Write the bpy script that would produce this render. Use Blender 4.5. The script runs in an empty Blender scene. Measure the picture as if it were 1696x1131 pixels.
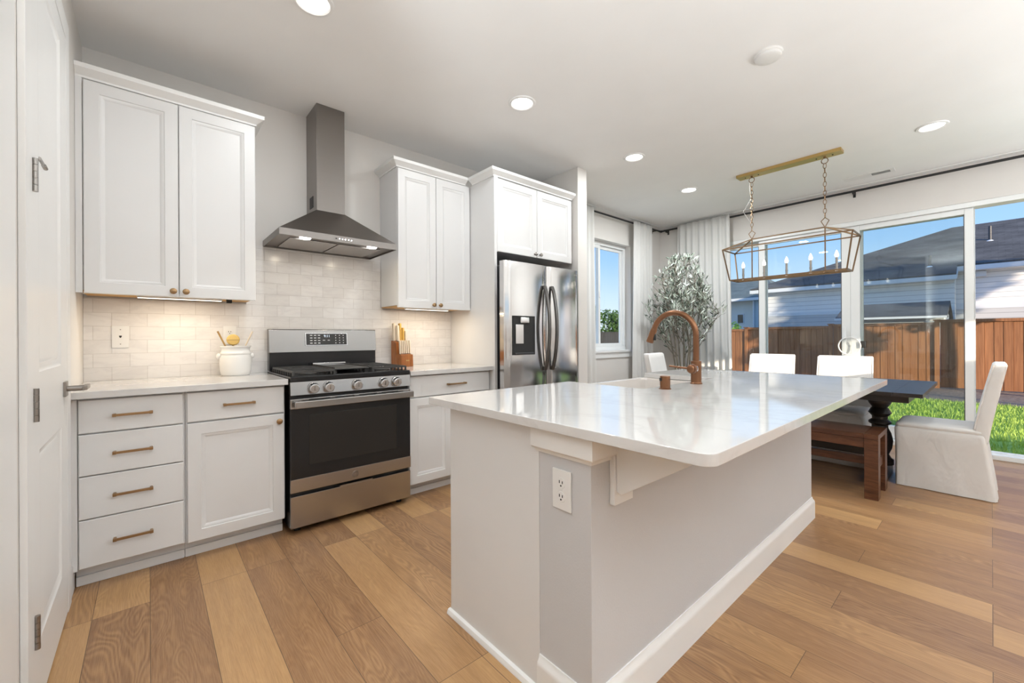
import bpy, bmesh, math, random
from mathutils import Vector, Matrix, Euler
C = bpy.context.scene.collection
SC = bpy.context.scene
PI = math.pi
R = math.radians

# ---------------------------------------------------------------- camera
cam = bpy.data.cameras.new('camera')
camo = bpy.data.objects.new('camera', cam); C.objects.link(camo)
cam.sensor_width = 36.0
cam.lens = 36.0 * 690.95 / 1696.0
cam.shift_y = -7.56 / 1696.0
cam.clip_start = 0.02
cam.clip_end = 300
yaw = R(48.97)
fwd = Vector((math.cos(yaw), math.sin(yaw), 0))
camo.matrix_world = (Matrix.Translation((0, 0, 1.16)) @ fwd.to_track_quat('-Z', 'Y').to_matrix().to_4x4()
                     @ Matrix.Rotation(R(-0.288), 4, 'Z'))
SC.camera = camo

# ---------------------------------------------------------------- world, sun, exposure
vs = SC.view_settings
vs.view_transform = 'Standard'; vs.look = 'None'; vs.gamma = 1.0; vs.use_curve_mapping = False
vs.exposure = 0.0
w = bpy.data.worlds.new('sky'); SC.world = w; w.use_nodes = True
nt = w.node_tree; nt.nodes.clear()
wo = nt.nodes.new('ShaderNodeOutputWorld'); bg = nt.nodes.new('ShaderNodeBackground')
tc = nt.nodes.new('ShaderNodeTexCoord'); sp = nt.nodes.new('ShaderNodeSeparateXYZ'); rp = nt.nodes.new('ShaderNodeValToRGB')
nt.links.new(tc.outputs['Generated'], sp.inputs[0]); nt.links.new(sp.outputs['Z'], rp.inputs[0])
nt.links.new(rp.outputs[0], bg.inputs[0]); nt.links.new(bg.outputs[0], wo.inputs[0])
el = rp.color_ramp.elements
el[0].position = 0.0; el[0].color = (.80, .87, .95, 1)
el[1].position = 0.55; el[1].color = (.17, .36, .80, 1)
for p, c in ((.08, (.62, .78, .97, 1)), (.17, (.36, .60, .96, 1)), (.34, (.20, .43, .90, 1))):
    e = el.new(p); e.color = c
bg.inputs[1].default_value = 1.25
sun = bpy.data.lights.new('sun', 'SUN'); suno = bpy.data.objects.new('sun', sun); C.objects.link(suno)
sun.energy = 7.5; sun.angle = R(0.6); sun.color = (1.0, .84, .66)
SUN_D = Vector((.45, .85, -.175)).normalized()
suno.rotation_euler = SUN_D.to_track_quat('-Z', 'Y').to_euler()
suno.location = (-10, -8, 8)
LAMP_W = 5.0        # one recessed can
FILL_W = 66.0
LAMP_COL = (.93, .975, 1.0)

# ---------------------------------------------------------------- material helpers
def mat(name, col, rough=.5, metal=0.0, **k):
    m = bpy.data.materials.new(name); m.use_nodes = True
    b = m.node_tree.nodes['Principled BSDF']
    b.inputs['Base Color'].default_value = (*col, 1)
    b.inputs['Roughness'].default_value = rough
    b.inputs['Metallic'].default_value = metal
    for kk, v in k.items():
        b.inputs[kk].default_value = v
    return m
def N(m, t, **k):
    n = m.node_tree.nodes.new(t)
    for a, v in k.items(): setattr(n, a, v)
    return n
def L(m, a, b): m.node_tree.links.new(a, b)
def bsdf(m): return m.node_tree.nodes['Principled BSDF']
def coords(m, scale=(1, 1, 1), rot=(0, 0, 0), loc=(0, 0, 0), kind='Object'):
    t = N(m, 'ShaderNodeTexCoord'); mp = N(m, 'ShaderNodeMapping')
    mp.inputs['Scale'].default_value = scale; mp.inputs['Rotation'].default_value = rot; mp.inputs['Location'].default_value = loc
    L(m, t.outputs[kind], mp.inputs[0]); return mp.outputs[0]
def noise(m, vec, scale, detail=3, rough=.5, dist=0):
    n = N(m, 'ShaderNodeTexNoise'); n.inputs['Scale'].default_value = scale; n.inputs['Detail'].default_value = detail
    n.inputs['Roughness'].default_value = rough; n.inputs['Distortion'].default_value = dist
    if vec is not None: L(m, vec, n.inputs['Vector'])
    return n.outputs['Fac']
def ramp(m, fac, stops):
    r = N(m, 'ShaderNodeValToRGB'); e = r.color_ramp.elements
    e[0].position, e[0].color = stops[0][0], (*stops[0][1], 1)
    e[1].position, e[1].color = stops[-1][0], (*stops[-1][1], 1)
    for p, c in stops[1:-1]:
        q = e.new(p); q.color = (*c, 1)
    L(m, fac, r.inputs[0]); return r.outputs[0]
def bump(m, h, strength=.2, dist=.002):
    b = N(m, 'ShaderNodeBump'); b.inputs['Strength'].default_value = strength; b.inputs['Distance'].default_value = dist
    L(m, h, b.inputs['Height']); L(m, b.outputs[0], bsdf(m).inputs['Normal']); return b
def mix(m, fac, a, b, blend='MIX'):
    n = N(m, 'ShaderNodeMix', data_type='RGBA', blend_type=blend)
    for s, v in ((n.inputs[0], fac), (n.inputs[6], a), (n.inputs[7], b)):
        if isinstance(v, (int, float)): s.default_value = v
        elif isinstance(v, tuple): s.default_value = (*v, 1)
        else: L(m, v, s)
    return n.outputs[2]
def mth(m, op, a, b=None):
    n = N(m, 'ShaderNodeMath', operation=op)
    for i, v in enumerate((a, b)):
        if v is None: continue
        if isinstance(v, (int, float)): n.inputs[i].default_value = v
        else: L(m, v, n.inputs[i])
    return n.outputs[0]

def painted(name, col, rough=.5, tex=0.0, sc=160):
    m = mat(name, col, rough)
    v = coords(m)
    L(m, ramp(m, noise(m, v, 3, 2), [(.3, tuple(c * .985 for c in col)), (.7, tuple(min(1, c * 1.01) for c in col))]), bsdf(m).inputs['Base Color'])
    if tex: bump(m, noise(m, v, sc, 3, .6), tex, .0015)
    return m
M = {}
M['wall'] = painted('wall_paint', (.73, .70, .665), .7, .12, 220)
M['ceiling'] = painted('ceiling_paint', (.87, .86, .845), .8, .10, 150)
M['trim'] = painted('white_trim', (.84, .835, .82), .35)
M['cab'] = painted('cabinet_white', (.76, .755, .75), .38)
M['islandwall'] = painted('island_textured_paint', (.60, .595, .60), .55, .35, 170)
M['gap'] = mat('shadow_gap_dark', (.18, .17, .16), .7)
M['black'] = mat('black_enamel', (.012, .012, .013), .22)
M['blackmatte'] = mat('black_matte', (.02, .02, .02), .6)
M['iron'] = mat('cast_iron', (.05, .048, .046), .5)
M['darkgrey'] = mat('dark_grey_plastic', (.05, .05, .055), .4)
M['screen'] = mat('display_glass', (.02, .018, .016), .15)
M['sinkware'] = mat('cream_fireclay', (.70, .655, .615), .2)
M['plate'] = mat('white_plastic', (.80, .79, .77), .3)
M['porcelain'] = mat('white_porcelain', (.82, .80, .77), .18)
M['vinyl'] = mat('white_vinyl', (.82, .83, .82), .35)
M['birch'] = mat('birch_underside', (.62, .36, .13), .5)
M['nickel'] = mat('dark_nickel', (.33, .31, .29), .32, 1.0)
M['darksteel'] = mat('dark_stainless', (.16, .155, .15), .3, 1.0)
M['agedbronze'] = mat('aged_bronze', (.24, .155, .09), .38, 1.0)
M['brass'] = mat('antique_brass', (.36, .235, .125), .36, 1.0)
M['bronze'] = mat('copper_bronze', (.25, .125, .07), .36, 1.0)
M['gold'] = mat('gold_metal', (.62, .44, .18), .35, 1.0)
M['chrome'] = mat('bright_chrome', (.75, .75, .76), .15, 1.0)

def steel(name, col=(.50, .485, .47), rough=.27, axis='z'):
    m = mat(name, col, rough, 1.0)
    sc = (3, 3, 420) if axis == 'x' else (420, 420, 3)
    n = noise(m, coords(m, sc), 1.0, 3, .6)
    L(m, ramp(m, n, [(.3, tuple(c * .975 for c in col)), (.7, tuple(c * 1.02 for c in col))]), bsdf(m).inputs['Base Color'])
    mr = N(m, 'ShaderNodeMapRange'); L(m, n, mr.inputs[0]); mr.inputs[3].default_value = rough - .02; mr.inputs[4].default_value = rough + .02
    L(m, mr.outputs[0], bsdf(m).inputs['Roughness'])
    return m
M['steel'] = steel('brushed_steel_range', (.44, .425, .41), .26, axis='x')
M['guardsteel'] = steel('brushed_steel_guard', (.32, .31, .30), .26, 'x')
M['hoodsteel'] = steel('brushed_steel_hood', (.27, .25, .235), .33, 'x')
M['fridge'] = steel('brushed_steel_fridge', (.64, .635, .635), .12, 'z')

def floor_mat():
    m = mat('oak_plank_floor', (.45, .27, .14), .38)
    co = coords(m, rot=(0, 0, PI / 2))            # plank length along world Y
    br = N(m, 'ShaderNodeTexBrick'); br.offset = .37; br.offset_frequency = 3
    br.inputs['Scale'].default_value = 1.0; br.inputs['Brick Width'].default_value = 1.22; br.inputs['Row Height'].default_value = .182
    br.inputs['Mortar Size'].default_value = .0011; br.inputs['Mortar Smooth'].default_value = .1
    br.inputs['Color1'].default_value = (0, 0, 0, 1); br.inputs['Color2'].default_value = (1, 1, 1, 1); br.inputs['Mortar'].default_value = (.5, .5, .5, 1)
    L(m, co, br.inputs['Vector'])
    rnd = N(m, 'ShaderNodeSeparateColor'); L(m, br.outputs['Color'], rnd.inputs[0]); rs = N(m, 'ShaderNodeMapRange'); L(m, rnd.outputs[0], rs.inputs[0]); rs.inputs[1].default_value = .12; rs.inputs[2].default_value = .88; rv = rs.outputs[0]
    # shift grain per plank
    sh = N(m, 'ShaderNodeVectorMath', operation='SCALE'); cv = N(m, 'ShaderNodeCombineXYZ')
    for i in range(3): L(m, rv, cv.inputs[i])
    L(m, cv.outputs[0], sh.inputs[0]); sh.inputs[3].default_value = 37.0
    add = N(m, 'ShaderNodeVectorMath', operation='ADD'); L(m, co, add.inputs[0]); L(m, sh.outputs[0], add.inputs[1])
    st = N(m, 'ShaderNodeMapping'); st.inputs['Scale'].default_value = (1.1, 13, 1); L(m, add.outputs[0], st.inputs[0])
    g1 = noise(m, st.outputs[0], 1.5, 4, .55, .5)
    # cathedral grain: lines across the plank bent by slow noise
    st2 = N(m, 'ShaderNodeMapping'); st2.inputs['Scale'].default_value = (1.5, 6.5, 1); L(m, add.outputs[0], st2.inputs[0])
    slow = noise(m, st2.outputs[0], 1.0, 2, .45, .3)
    sy = N(m, 'ShaderNodeSeparateXYZ'); L(m, add.outputs[0], sy.inputs[0])
    ph = mth(m, 'ADD', mth(m, 'MULTIPLY', sy.outputs['Y'], 45.0), mth(m, 'MULTIPLY', slow, 26.0))
    lines = mth(m, 'ADD', mth(m, 'MULTIPLY', mth(m, 'SINE', mth(m, 'MULTIPLY', ph, 6.2832)), .5), .5)
    wn2 = N(m, 'ShaderNodeTexWhiteNoise', noise_dimensions='1D'); L(m, mth(m, 'MULTIPLY', rv, 91.7), wn2.inputs['W'])
    gate = N(m, 'ShaderNodeMapRange'); L(m, mth(m, 'MULTIPLY', g1, mth(m, 'ADD', wn2.outputs['Value'], .35)), gate.inputs[0])
    gate.inputs[1].default_value = .30; gate.inputs[2].default_value = .70; gate.inputs[3].default_value = .03; gate.inputs[4].default_value = .30
    st3 = N(m, 'ShaderNodeMapping'); st3.inputs['Scale'].default_value = (6, 160, 1); L(m, add.outputs[0], st3.inputs[0])
    fine = noise(m, st3.outputs[0], 2, 3, .6)
    base = ramp(m, rv, [(0, (.25, .122, .054)), (.3, (.32, .162, .070)), (.55, (.37, .195, .083)), (.8, (.50, .28, .115)), (1, (.58, .34, .145))])
    c = mix(m, .34, base, ramp(m, g1, [(.3, (.18, .085, .037)), (.5, (.37, .195, .085)), (.72, (.57, .335, .15))]))
    c = mix(m, gate.outputs[0], c, ramp(m, lines, [(0, (.15, .068, .030)), (.5, (.35, .18, .078)), (1, (.60, .36, .165))]))
    c = mix(m, .16, c, ramp(m, fine, [(.35, (.16, .08, .04)), (.6, (.60, .40, .24))]))
    c = mix(m, br.outputs['Fac'], c, (.13, .075, .04))
    L(m, c, bsdf(m).inputs['Base Color'])
    mr = N(m, 'ShaderNodeMapRange'); L(m, g1, mr.inputs[0]); mr.inputs[3].default_value = .30; mr.inputs[4].default_value = .46
    L(m, mr.outputs[0], bsdf(m).inputs['Roughness'])
    bump(m, mth(m, 'SUBTRACT', fine, mth(m, 'MULTIPLY', br.outputs['Fac'], 3.0)), .12, .001)
    return m
M['floor'] = floor_mat()

def tile_mat():
    m = mat('subway_tile', (.78, .75, .72), .2)
    t = N(m, 'ShaderNodeTexCoord'); s = N(m, 'ShaderNodeSeparateXYZ'); L(m, t.outputs['Object'], s.inputs[0])
    c = N(m, 'ShaderNodeCombineXYZ'); L(m, s.outputs['X'], c.inputs[0]); L(m, s.outputs['Z'], c.inputs[1])
    mp = N(m, 'ShaderNodeMapping'); mp.inputs['Location'].default_value = (-.765 + .1545 * 6, -1.625 + .0785 * 24, 0); L(m, c.outputs[0], mp.inputs[0])
    br = N(m, 'ShaderNodeTexBrick'); br.offset = .5; br.inputs['Scale'].default_value = 1
    br.inputs['Brick Width'].default_value = .1545; br.inputs['Row Height'].default_value = .0785
    br.inputs['Mortar Size'].default_value = .0013; br.inputs['Mortar Smooth'].default_value = .3
    br.inputs['Color1'].default_value = (.76, .735, .715, 1); br.inputs['Color2'].default_value = (.82, .80, .785, 1); br.inputs['Mortar'].default_value = (.62, .59, .565, 1)
    L(m, mp.outputs[0], br.inputs['Vector'])
    v = coords(m, (5, 1, 16)); ve = noise(m, v, 1.6, 5, .6, 1.2)
    col = mix(m, .5, br.outputs['Color'], mix(m, 1.0, br.outputs['Color'], ramp(m, ve, [(.35, (.86, .85, .86)), (.55, (1, 1, 1))]), 'MULTIPLY'))
    L(m, col, bsdf(m).inputs['Base Color'])
    bump(m, mth(m, 'MULTIPLY', br.outputs['Fac'], -1.0), .5, .0012)
    return m
M['tile'] = tile_mat()

def quartz(name, rough):
    m = mat(name, (.66, .645, .63), rough)
    v = coords(m); n = noise(m, v, 1.1, 6, .6, 1.6)
    vein = ramp(m, n, [(.46, (.67, .655, .64)), (.497, (.63, .61, .595)), (.503, (.60, .58, .565)), (.54, (.67, .655, .64))])
    L(m, mix(m, .35, vein, (.66, .645, .63)), bsdf(m).inputs['Base Color'])
    return m
M['quartz'] = quartz('quartz_counter', .055)
M['quartz'].node_tree.nodes['Principled BSDF'].inputs['IOR'].default_value = 1.62

def wood(name, dark, light, rough=.4, sc=(1, 1, 1), scale=6):
    m = mat(name, light, rough)
    v = coords(m, sc); n = noise(m, v, scale, 5, .6, .8)
    L(m, ramp(m, n, [(.28, dark), (.72, light)]), bsdf(m).inputs['Base Color'])
    bump(m, n, .15, .002)
    return m
M['tablewood'] = wood('dark_stained_table_wood', (.012, .010, .010), (.035, .030, .028), .30, (14, 2, 14), 3)
M['benchwood'] = wood('brown_bench_wood', (.055, .02, .010), (.17, .066, .030), .32, (16, 2, 16), 3)
M['acacia'] = wood('orange_acacia_wood', (.20, .055, .012), (.42, .155, .038), .4, (22, 22, 3), 2)
M['handlewood'] = wood('pale_handle', (.62, .52, .40), (.78, .69, .56), .45, (20, 20, 3), 2)
M['handlegold'] = wood('golden_handle', (.55, .33, .06), (.72, .50, .14), .4, (20, 20, 3), 2)
M['brush'] = wood('wood_stick', (.28, .15, .04), (.50, .32, .12), .5, (20, 20, 3), 2)
M['yellow'] = mat('yellow_scrubber', (.75, .52, .17), .6)
M['cedar'] = None
def cedar():
    m = mat('cedar_fence_boards', (.4, .2, .1), .8)
    t = N(m, 'ShaderNodeTexCoord'); s = N(m, 'ShaderNodeSeparateXYZ'); L(m, t.outputs['Object'], s.inputs[0])
    idx = mth(m, 'FLOOR', mth(m, 'MULTIPLY', s.outputs['Y'], 1 / .142))
    wn = N(m, 'ShaderNodeTexWhiteNoise', noise_dimensions='1D'); L(m, idx, wn.inputs['W'])
    v = coords(m, (8, 26, 1.0)); n = noise(m, v, 1.6, 4, .6, .6)
    c = ramp(m, wn.outputs['Value'], [(0, (.27, .105, .042)), (.5, (.38, .155, .062)), (1, (.50, .215, .09))])
    c = mix(m, .5, c, ramp(m, n, [(.3, (.19, .075, .03)), (.7, (.52, .235, .10))]))
    L(m, c, bsdf(m).inputs['Base Color'])
    return m
M['cedar'] = cedar()
M['greyfence'] = wood('weathered_grey_boards', (.02, .022, .024), (.06, .06, .06), .8, (8, 8, 1), 3)

def cloth(name, col, trans=0.0, rough=.9):
    m = mat(name, col, rough)
    v = coords(m); n = noise(m, v, 400, 2, .6)
    bump(m, n, .12, .001)
    if trans:
        nt = m.node_tree; b = bsdf(m); tr = N(m, 'ShaderNodeBsdfTranslucent'); tr.inputs[0].default_value = (*col, 1)
        mx = N(m, 'ShaderNodeMixShader'); mx.inputs[0].default_value = trans
        L(m, b.outputs[0], mx.inputs[1]); L(m, tr.outputs[0], mx.inputs[2]); L(m, mx.outputs[0], nt.nodes['Material Output'].inputs[0])
    return m
M['slip'] = cloth('white_slipcover_linen', (.77, .745, .715))
bump(M['slip'], noise(M['slip'], coords(M['slip'], (3, 3, 1.6)), 2.4, 3, .5, .6), .5, .03)
M['curtain'] = cloth('sheer_white_linen', (.88, .87, .845), .3)

def glass_mat(name, tint=(1, 1, 1), refl=1.0):
    m = bpy.data.materials.new(name); m.use_nodes = True; nt = m.node_tree; nt.nodes.clear()
    o = N(m, 'ShaderNodeOutputMaterial'); t = N(m, 'ShaderNodeBsdfTransparent'); g = N(m, 'ShaderNodeBsdfGlossy'); f = N(m, 'ShaderNodeFresnel'); x = N(m, 'ShaderNodeMixShader')
    t.inputs[0].default_value = (*tint, 1); g.inputs['Roughness'].default_value = 0.0; f.inputs['IOR'].default_value = 1.45
    gm = N(m, 'ShaderNodeNewGeometry'); L(m, mth(m, 'MULTIPLY', mth(m, 'MULTIPLY', f.outputs[0], refl), mth(m, 'SUBTRACT', 1.0, gm.outputs['Backfacing'])), x.inputs[0]); L(m, t.outputs[0], x.inputs[1]); L(m, g.outputs[0], x.inputs[2]); L(m, x.outputs[0], o.inputs[0])
    return m
M['glass'] = glass_mat('window_glass', (.97, .985, .98))
M['acrylic'] = glass_mat('clear_acrylic', (.93, .94, .94), 1.4)
def emit(name, col, s):
    m = bpy.data.materials.new(name); m.use_nodes = True; nt = m.node_tree; nt.nodes.clear()
    o = N(m, 'ShaderNodeOutputMaterial'); e = N(m, 'ShaderNodeEmission'); e.inputs[0].default_value = (*col, 1); e.inputs[1].default_value = s
    L(m, e.outputs[0], o.inputs[0]); return m
M['lens'] = emit('lit_lamp_lens', (1, .97, .92), 5)
M['bulb'] = emit('lit_bulb', (1, .90, .74), 6)
M['strip'] = emit('lit_led_strip', (1, .90, .74), 4)
M['digits'] = emit('lit_display_digits', (.8, .9, 1), 1.2)
M['shingle'] = None
def shingles(name, a, b):
    m = mat(name, a, .9)
    t = N(m, 'ShaderNodeTexCoord'); s = N(m, 'ShaderNodeSeparateXYZ'); L(m, t.outputs['Object'], s.inputs[0])
    c = N(m, 'ShaderNodeCombineXYZ'); L(m, s.outputs['Y'], c.inputs[0]); L(m, s.outputs['X'], c.inputs[1])
    br = N(m, 'ShaderNodeTexBrick'); br.inputs['Scale'].default_value = 1; br.inputs['Brick Width'].default_value = .32; br.inputs['Row Height'].default_value = .14; br.inputs['Mortar Size'].default_value = .006
    br.inputs['Color1'].default_value = (*a, 1); br.inputs['Color2'].default_value = (*b, 1); br.inputs['Mortar'].default_value = (*(x * .5 for x in a), 1)
    L(m, c.outputs[0], br.inputs['Vector'])
    n = noise(m, coords(m, (1, .5, 1)), 2.2, 4, .65)
    L(m, mix(m, .6, br.outputs['Color'], ramp(m, n, [(.35, a), (.7, tuple(x * 1.35 for x in b))])), bsdf(m).inputs['Base Color'])
    return m
M['shingle'] = shingles('dark_asphalt_shingles', (.050, .050, .050), (.115, .115, .115))
M['shingleg'] = shingles('grey_green_shingles', (.10, .13, .13), (.17, .20, .20))
def siding(name, col):
    m = mat(name, col, .7)
    t = N(m, 'ShaderNodeTexCoord'); s = N(m, 'ShaderNodeSeparateXYZ'); L(m, t.outputs['Object'], s.inputs[0])
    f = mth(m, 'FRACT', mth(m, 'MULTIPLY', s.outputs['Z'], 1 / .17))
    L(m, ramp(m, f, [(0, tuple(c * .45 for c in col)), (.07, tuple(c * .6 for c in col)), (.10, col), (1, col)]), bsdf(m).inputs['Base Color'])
    return m
M['siding'] = siding('blue_grey_lap_siding', (.86, .84, .82))
M['sidingdk'] = siding('darker_lap_siding', (.55, .55, .55))
M['whitepaint'] = mat('white_exterior_paint', (.72, .74, .76), .6)
M['creamwall'] = mat('cream_exterior_wall', (.78, .76, .70), .8)
M['bluewall'] = mat('pale_blue_exterior_wall', (.45, .56, .62), .8)
def grass_m():
    m = mat('green_grass', (.2, .4, .05), .8)
    n = noise(m, coords(m), 7, 4, .7)
    L(m, ramp(m, n, [(.3, (.24, .40, .05)), (.7, (.52, .66, .15))]), bsdf(m).inputs['Base Color']); return m
M['grass'] = grass_m()
def bark_m():
    m = mat('bark_mulch', (.2, .15, .1), .95)
    n = noise(m, coords(m), 16, 5, .8)
    L(m, ramp(m, n, [(.3, (.10, .07, .05)), (.5, (.30, .22, .16)), (.7, (.50, .40, .30))]), bsdf(m).inputs['Base Color']); bump(m, n, .8, .02); return m
M['bark'] = bark_m()
def leafm(name, a, b, trans=.35):
    m = mat(name, a, .6)
    n = noise(m, coords(m), 24, 2, .6); c = ramp(m, n, [(.3, a), (.7, b)])
    L(m, c, bsdf(m).inputs['Base Color'])
    tr = N(m, 'ShaderNodeBsdfTranslucent'); L(m, c, tr.inputs[0]); mx = N(m, 'ShaderNodeMixShader'); mx.inputs[0].default_value = trans
    L(m, bsdf(m).outputs[0], mx.inputs[1]); L(m, tr.outputs[0], mx.inputs[2]); L(m, mx.outputs[0], m.node_tree.nodes['Material Output'].inputs[0])
    return m
def olive_m():
    m = mat('olive_leaf_grey_green', (.5, .55, .45), .55)
    g = N(m, 'ShaderNodeNewGeometry')
    c = ramp(m, g.outputs['Random Per Island'], [(0, (.035, .05, .035)), (.30, (.09, .12, .085)), (.42, (.42, .49, .40)), (.75, (.66, .72, .63)), (1, (.88, .91, .86))])
    L(m, c, bsdf(m).inputs['Base Color']); return m
M['olive'] = olive_m()
M['leaf'] = leafm('dark_tree_leaf', (.035, .09, .02), (.13, .25, .06))
M['bushleaf'] = leafm('bright_bush_leaf', (.28, .50, .05), (.55, .75, .14))
M['stem'] = wood('tree_stem', (.10, .085, .06), (.24, .21, .16), .8, (8, 8, 2), 4)

# ---------------------------------------------------------------- mesh helpers
class MB:
    def __init__(s): s.bm = bmesh.new()
    def _merge(s, b):
        me = bpy.data.meshes.new('t'); b.to_mesh(me); b.free(); s.bm.from_mesh(me); bpy.data.meshes.remove(me)
    def box(s, x0, x1, y0, y1, z0, z1, bev=0, seg=2, mtx=None):
        b = bmesh.new()
        bmesh.ops.create_cube(b, size=1)
        for v in b.verts:
            v.co = Vector((x0 + (v.co.x + .5) * (x1 - x0), y0 + (v.co.y + .5) * (y1 - y0), z0 + (v.co.z + .5) * (z1 - z0)))
        if bev: bmesh.ops.bevel(b, geom=b.edges[:], offset=bev, segments=seg, affect='EDGES', profile=.5)
        if mtx: bmesh.ops.transform(b, matrix=mtx, verts=b.verts)
        s._merge(b); return s
    def cyl(s, p0, p1, r0, r1=None, n=24):
        p0, p1 = Vector(p0), Vector(p1); r1 = r0 if r1 is None else r1
        d = p1 - p0; b = bmesh.new()
        bmesh.ops.create_cone(b, cap_ends=True, segments=n, radius1=r0, radius2=r1, depth=d.length)
        mt = Matrix.Translation((p0 + p1) / 2) @ d.to_track_quat('Z', 'Y').to_matrix().to_4x4()
        bmesh.ops.transform(b, matrix=mt, verts=b.verts); s._merge(b); return s
    def sphere(s, c, r, n=16, scale=(1, 1, 1)):
        b = bmesh.new(); bmesh.ops.create_uvsphere(b, u_segments=n, v_segments=n // 2, radius=r)
        for v in b.verts: v.co = Vector((v.co.x * scale[0] + c[0], v.co.y * scale[1] + c[1], v.co.z * scale[2] + c[2]))
        s._merge(b); return s
    def lathe(s, prof, c=(0, 0, 0), n=32, mtx=None):
        b = bmesh.new(); rings = []
        for r, z in prof:
            if r < 1e-6: rings.append([b.verts.new((c[0], c[1], c[2] + z))])
            else: rings.append([b.verts.new((c[0] + r * math.cos(2 * PI * i / n), c[1] + r * math.sin(2 * PI * i / n), c[2] + z)) for i in range(n)])
        for A, B in zip(rings, rings[1:]):
            for i in range(n):
                j = (i + 1) % n
                if len(A) == 1 and len(B) == 1: continue
                if len(A) == 1: b.faces.new((A[0], B[i], B[j]))
                elif len(B) == 1: b.faces.new((A[i], A[j], B[0]))
                else: b.faces.new((A[i], A[j], B[j], B[i]))
        if mtx: bmesh.ops.transform(b, matrix=mtx, verts=b.verts)
        bmesh.ops.recalc_face_normals(b, faces=b.faces[:]); s._merge(b); return s
    def tube(s, pts, r, n=10, closed=False, caps=True, square=False):
        pts = [Vector(p) for p in pts]; b = bmesh.new(); rings = []
        rr = r if isinstance(r, (list, tuple)) else [r] * len(pts)
        up = None
        if square: n = 4
        for i, p in enumerate(pts):
            if closed: t = pts[(i + 1) % len(pts)] - pts[i - 1]
            else: t = pts[min(i + 1, len(pts) - 1)] - pts[max(i - 1, 0)]
            t.normalize()
            if up is None:
                up = Vector((0, 0, 1)) if abs(t.z) < .9 else Vector((1, 0, 0))
            u = (up - t * up.dot(t)).normalized(); up = u; v = t.cross(u)
            o = PI / 4 if square else 0
            rings.append([b.verts.new(p + rr[i] * (math.cos(2 * PI * k / n + o) * u + math.sin(2 * PI * k / n + o) * v)) for k in range(n)])
        m_ = len(rings)
        for i in range(m_ if closed else m_ - 1):
            A, B = rings[i], rings[(i + 1) % m_]
            for k in range(n):
                b.faces.new((A[k], A[(k + 1) % n], B[(k + 1) % n], B[k]))
        if caps and not closed: b.faces.new(rings[0][::-1]); b.faces.new(rings[-1])
        bmesh.ops.recalc_face_normals(b, faces=b.faces[:]); s._merge(b); return s
    def bar(s, p0, p1, w):       # square bar
        return s.tube([p0, p1], w * .7071, square=True)
    def prism(s, poly, vec, bev=0, seg=2):
        b = bmesh.new(); vs_ = [b.verts.new(p) for p in poly]; f = b.faces.new(vs_)
        r = bmesh.ops.extrude_face_region(b, geom=[f]); vv = [e for e in r['geom'] if isinstance(e, bmesh.types.BMVert)]
        bmesh.ops.translate(b, vec=vec, verts=vv)
        bmesh.ops.recalc_face_normals(b, faces=b.faces[:])
        if bev: bmesh.ops.bevel(b, geom=b.edges[:], offset=bev, segments=seg, affect='EDGES', profile=.5)
        s._merge(b); return s
    def loft(s, rings, cap0=True, cap1=True):
        b = bmesh.new(); rs = [[b.verts.new(p) for p in r] for r in rings]; n = len(rs[0])
        for A, B in zip(rs, rs[1:]):
            for k in range(n): b.faces.new((A[k], A[(k + 1) % n], B[(k + 1) % n], B[k]))
        if cap0: b.faces.new(rs[0][::-1])
        if cap1: b.faces.new(rs[-1])
        bmesh.ops.recalc_face_normals(b, faces=b.faces[:]); s._merge(b); return s
    def faces(s, verts, fs):
        b = bmesh.new(); vv = [b.verts.new(v) for v in verts]
        for f in fs: b.faces.new([vv[i] for i in f])
        s._merge(b); return s
    def panel(s, x0, x1, z0, z1, y, rings, th):
        """framed panel facing -Y: rings = [(inset, depth)...] going inwards from the front edge"""
        def rc(i, d): return [(x0 + i, y + d, z0 + i), (x1 - i, y + d, z0 + i), (x1 - i, y + d, z1 - i), (x0 + i, y + d, z1 - i)]
        rs = [rc(0, th)] + [rc(i, d) for i, d in rings]
        return s.loft(rs)
    def build(s, name, m, parent=None, smooth=35, loc=None, rz=0):
        me = bpy.data.meshes.new(name); s.bm.to_mesh(me); s.bm.free()
        if smooth:
            me.polygons.foreach_set('use_smooth', [True] * len(me.polygons)); me.set_sharp_from_angle(angle=R(smooth))
        o = bpy.data.objects.new(name, me); C.objects.link(o)
        if m is not None: me.materials.append(m if not isinstance(m, str) else M[m])
        if smooth and smooth <= 45:
            wm = o.modifiers.new('weighted_normals', 'WEIGHTED_NORMAL'); wm.keep_sharp = True; wm.weight = 80
        if parent is not None: o.parent = parent
        if loc: o.location = loc
        if rz: o.rotation_euler.z = rz
        return o
def tag(o, label, cat, group=None, kind=None):
    o['label'] = label; o['category'] = cat
    if group: o['group'] = group
    if kind: o['kind'] = kind
    return o
def thing(name, label, cat, loc=(0, 0, 0), rz=0, group=None):
    o = bpy.data.objects.new(name, None); C.objects.link(o); o.empty_display_size = .1
    o.location = loc; o.rotation_euler = (0, 0, rz)
    return tag(o, label, cat, group)
def struct(o, label=None, cat=None):
    o['kind'] = 'structure'
    if label: o['label'] = label
    if cat: o['category'] = cat
    return o
def dup(root, loc, rz=0, label=None):
    def cp(o, p):
        c = o.copy(); C.objects.link(c)
        if p is not None: c.parent = p
        for ch in list(o.children): cp(ch, c)
        return c
    r = cp(root, None); r.location = loc; r.rotation_euler = (0, 0, rz)
    if label: r['label'] = label
    return r
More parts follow.
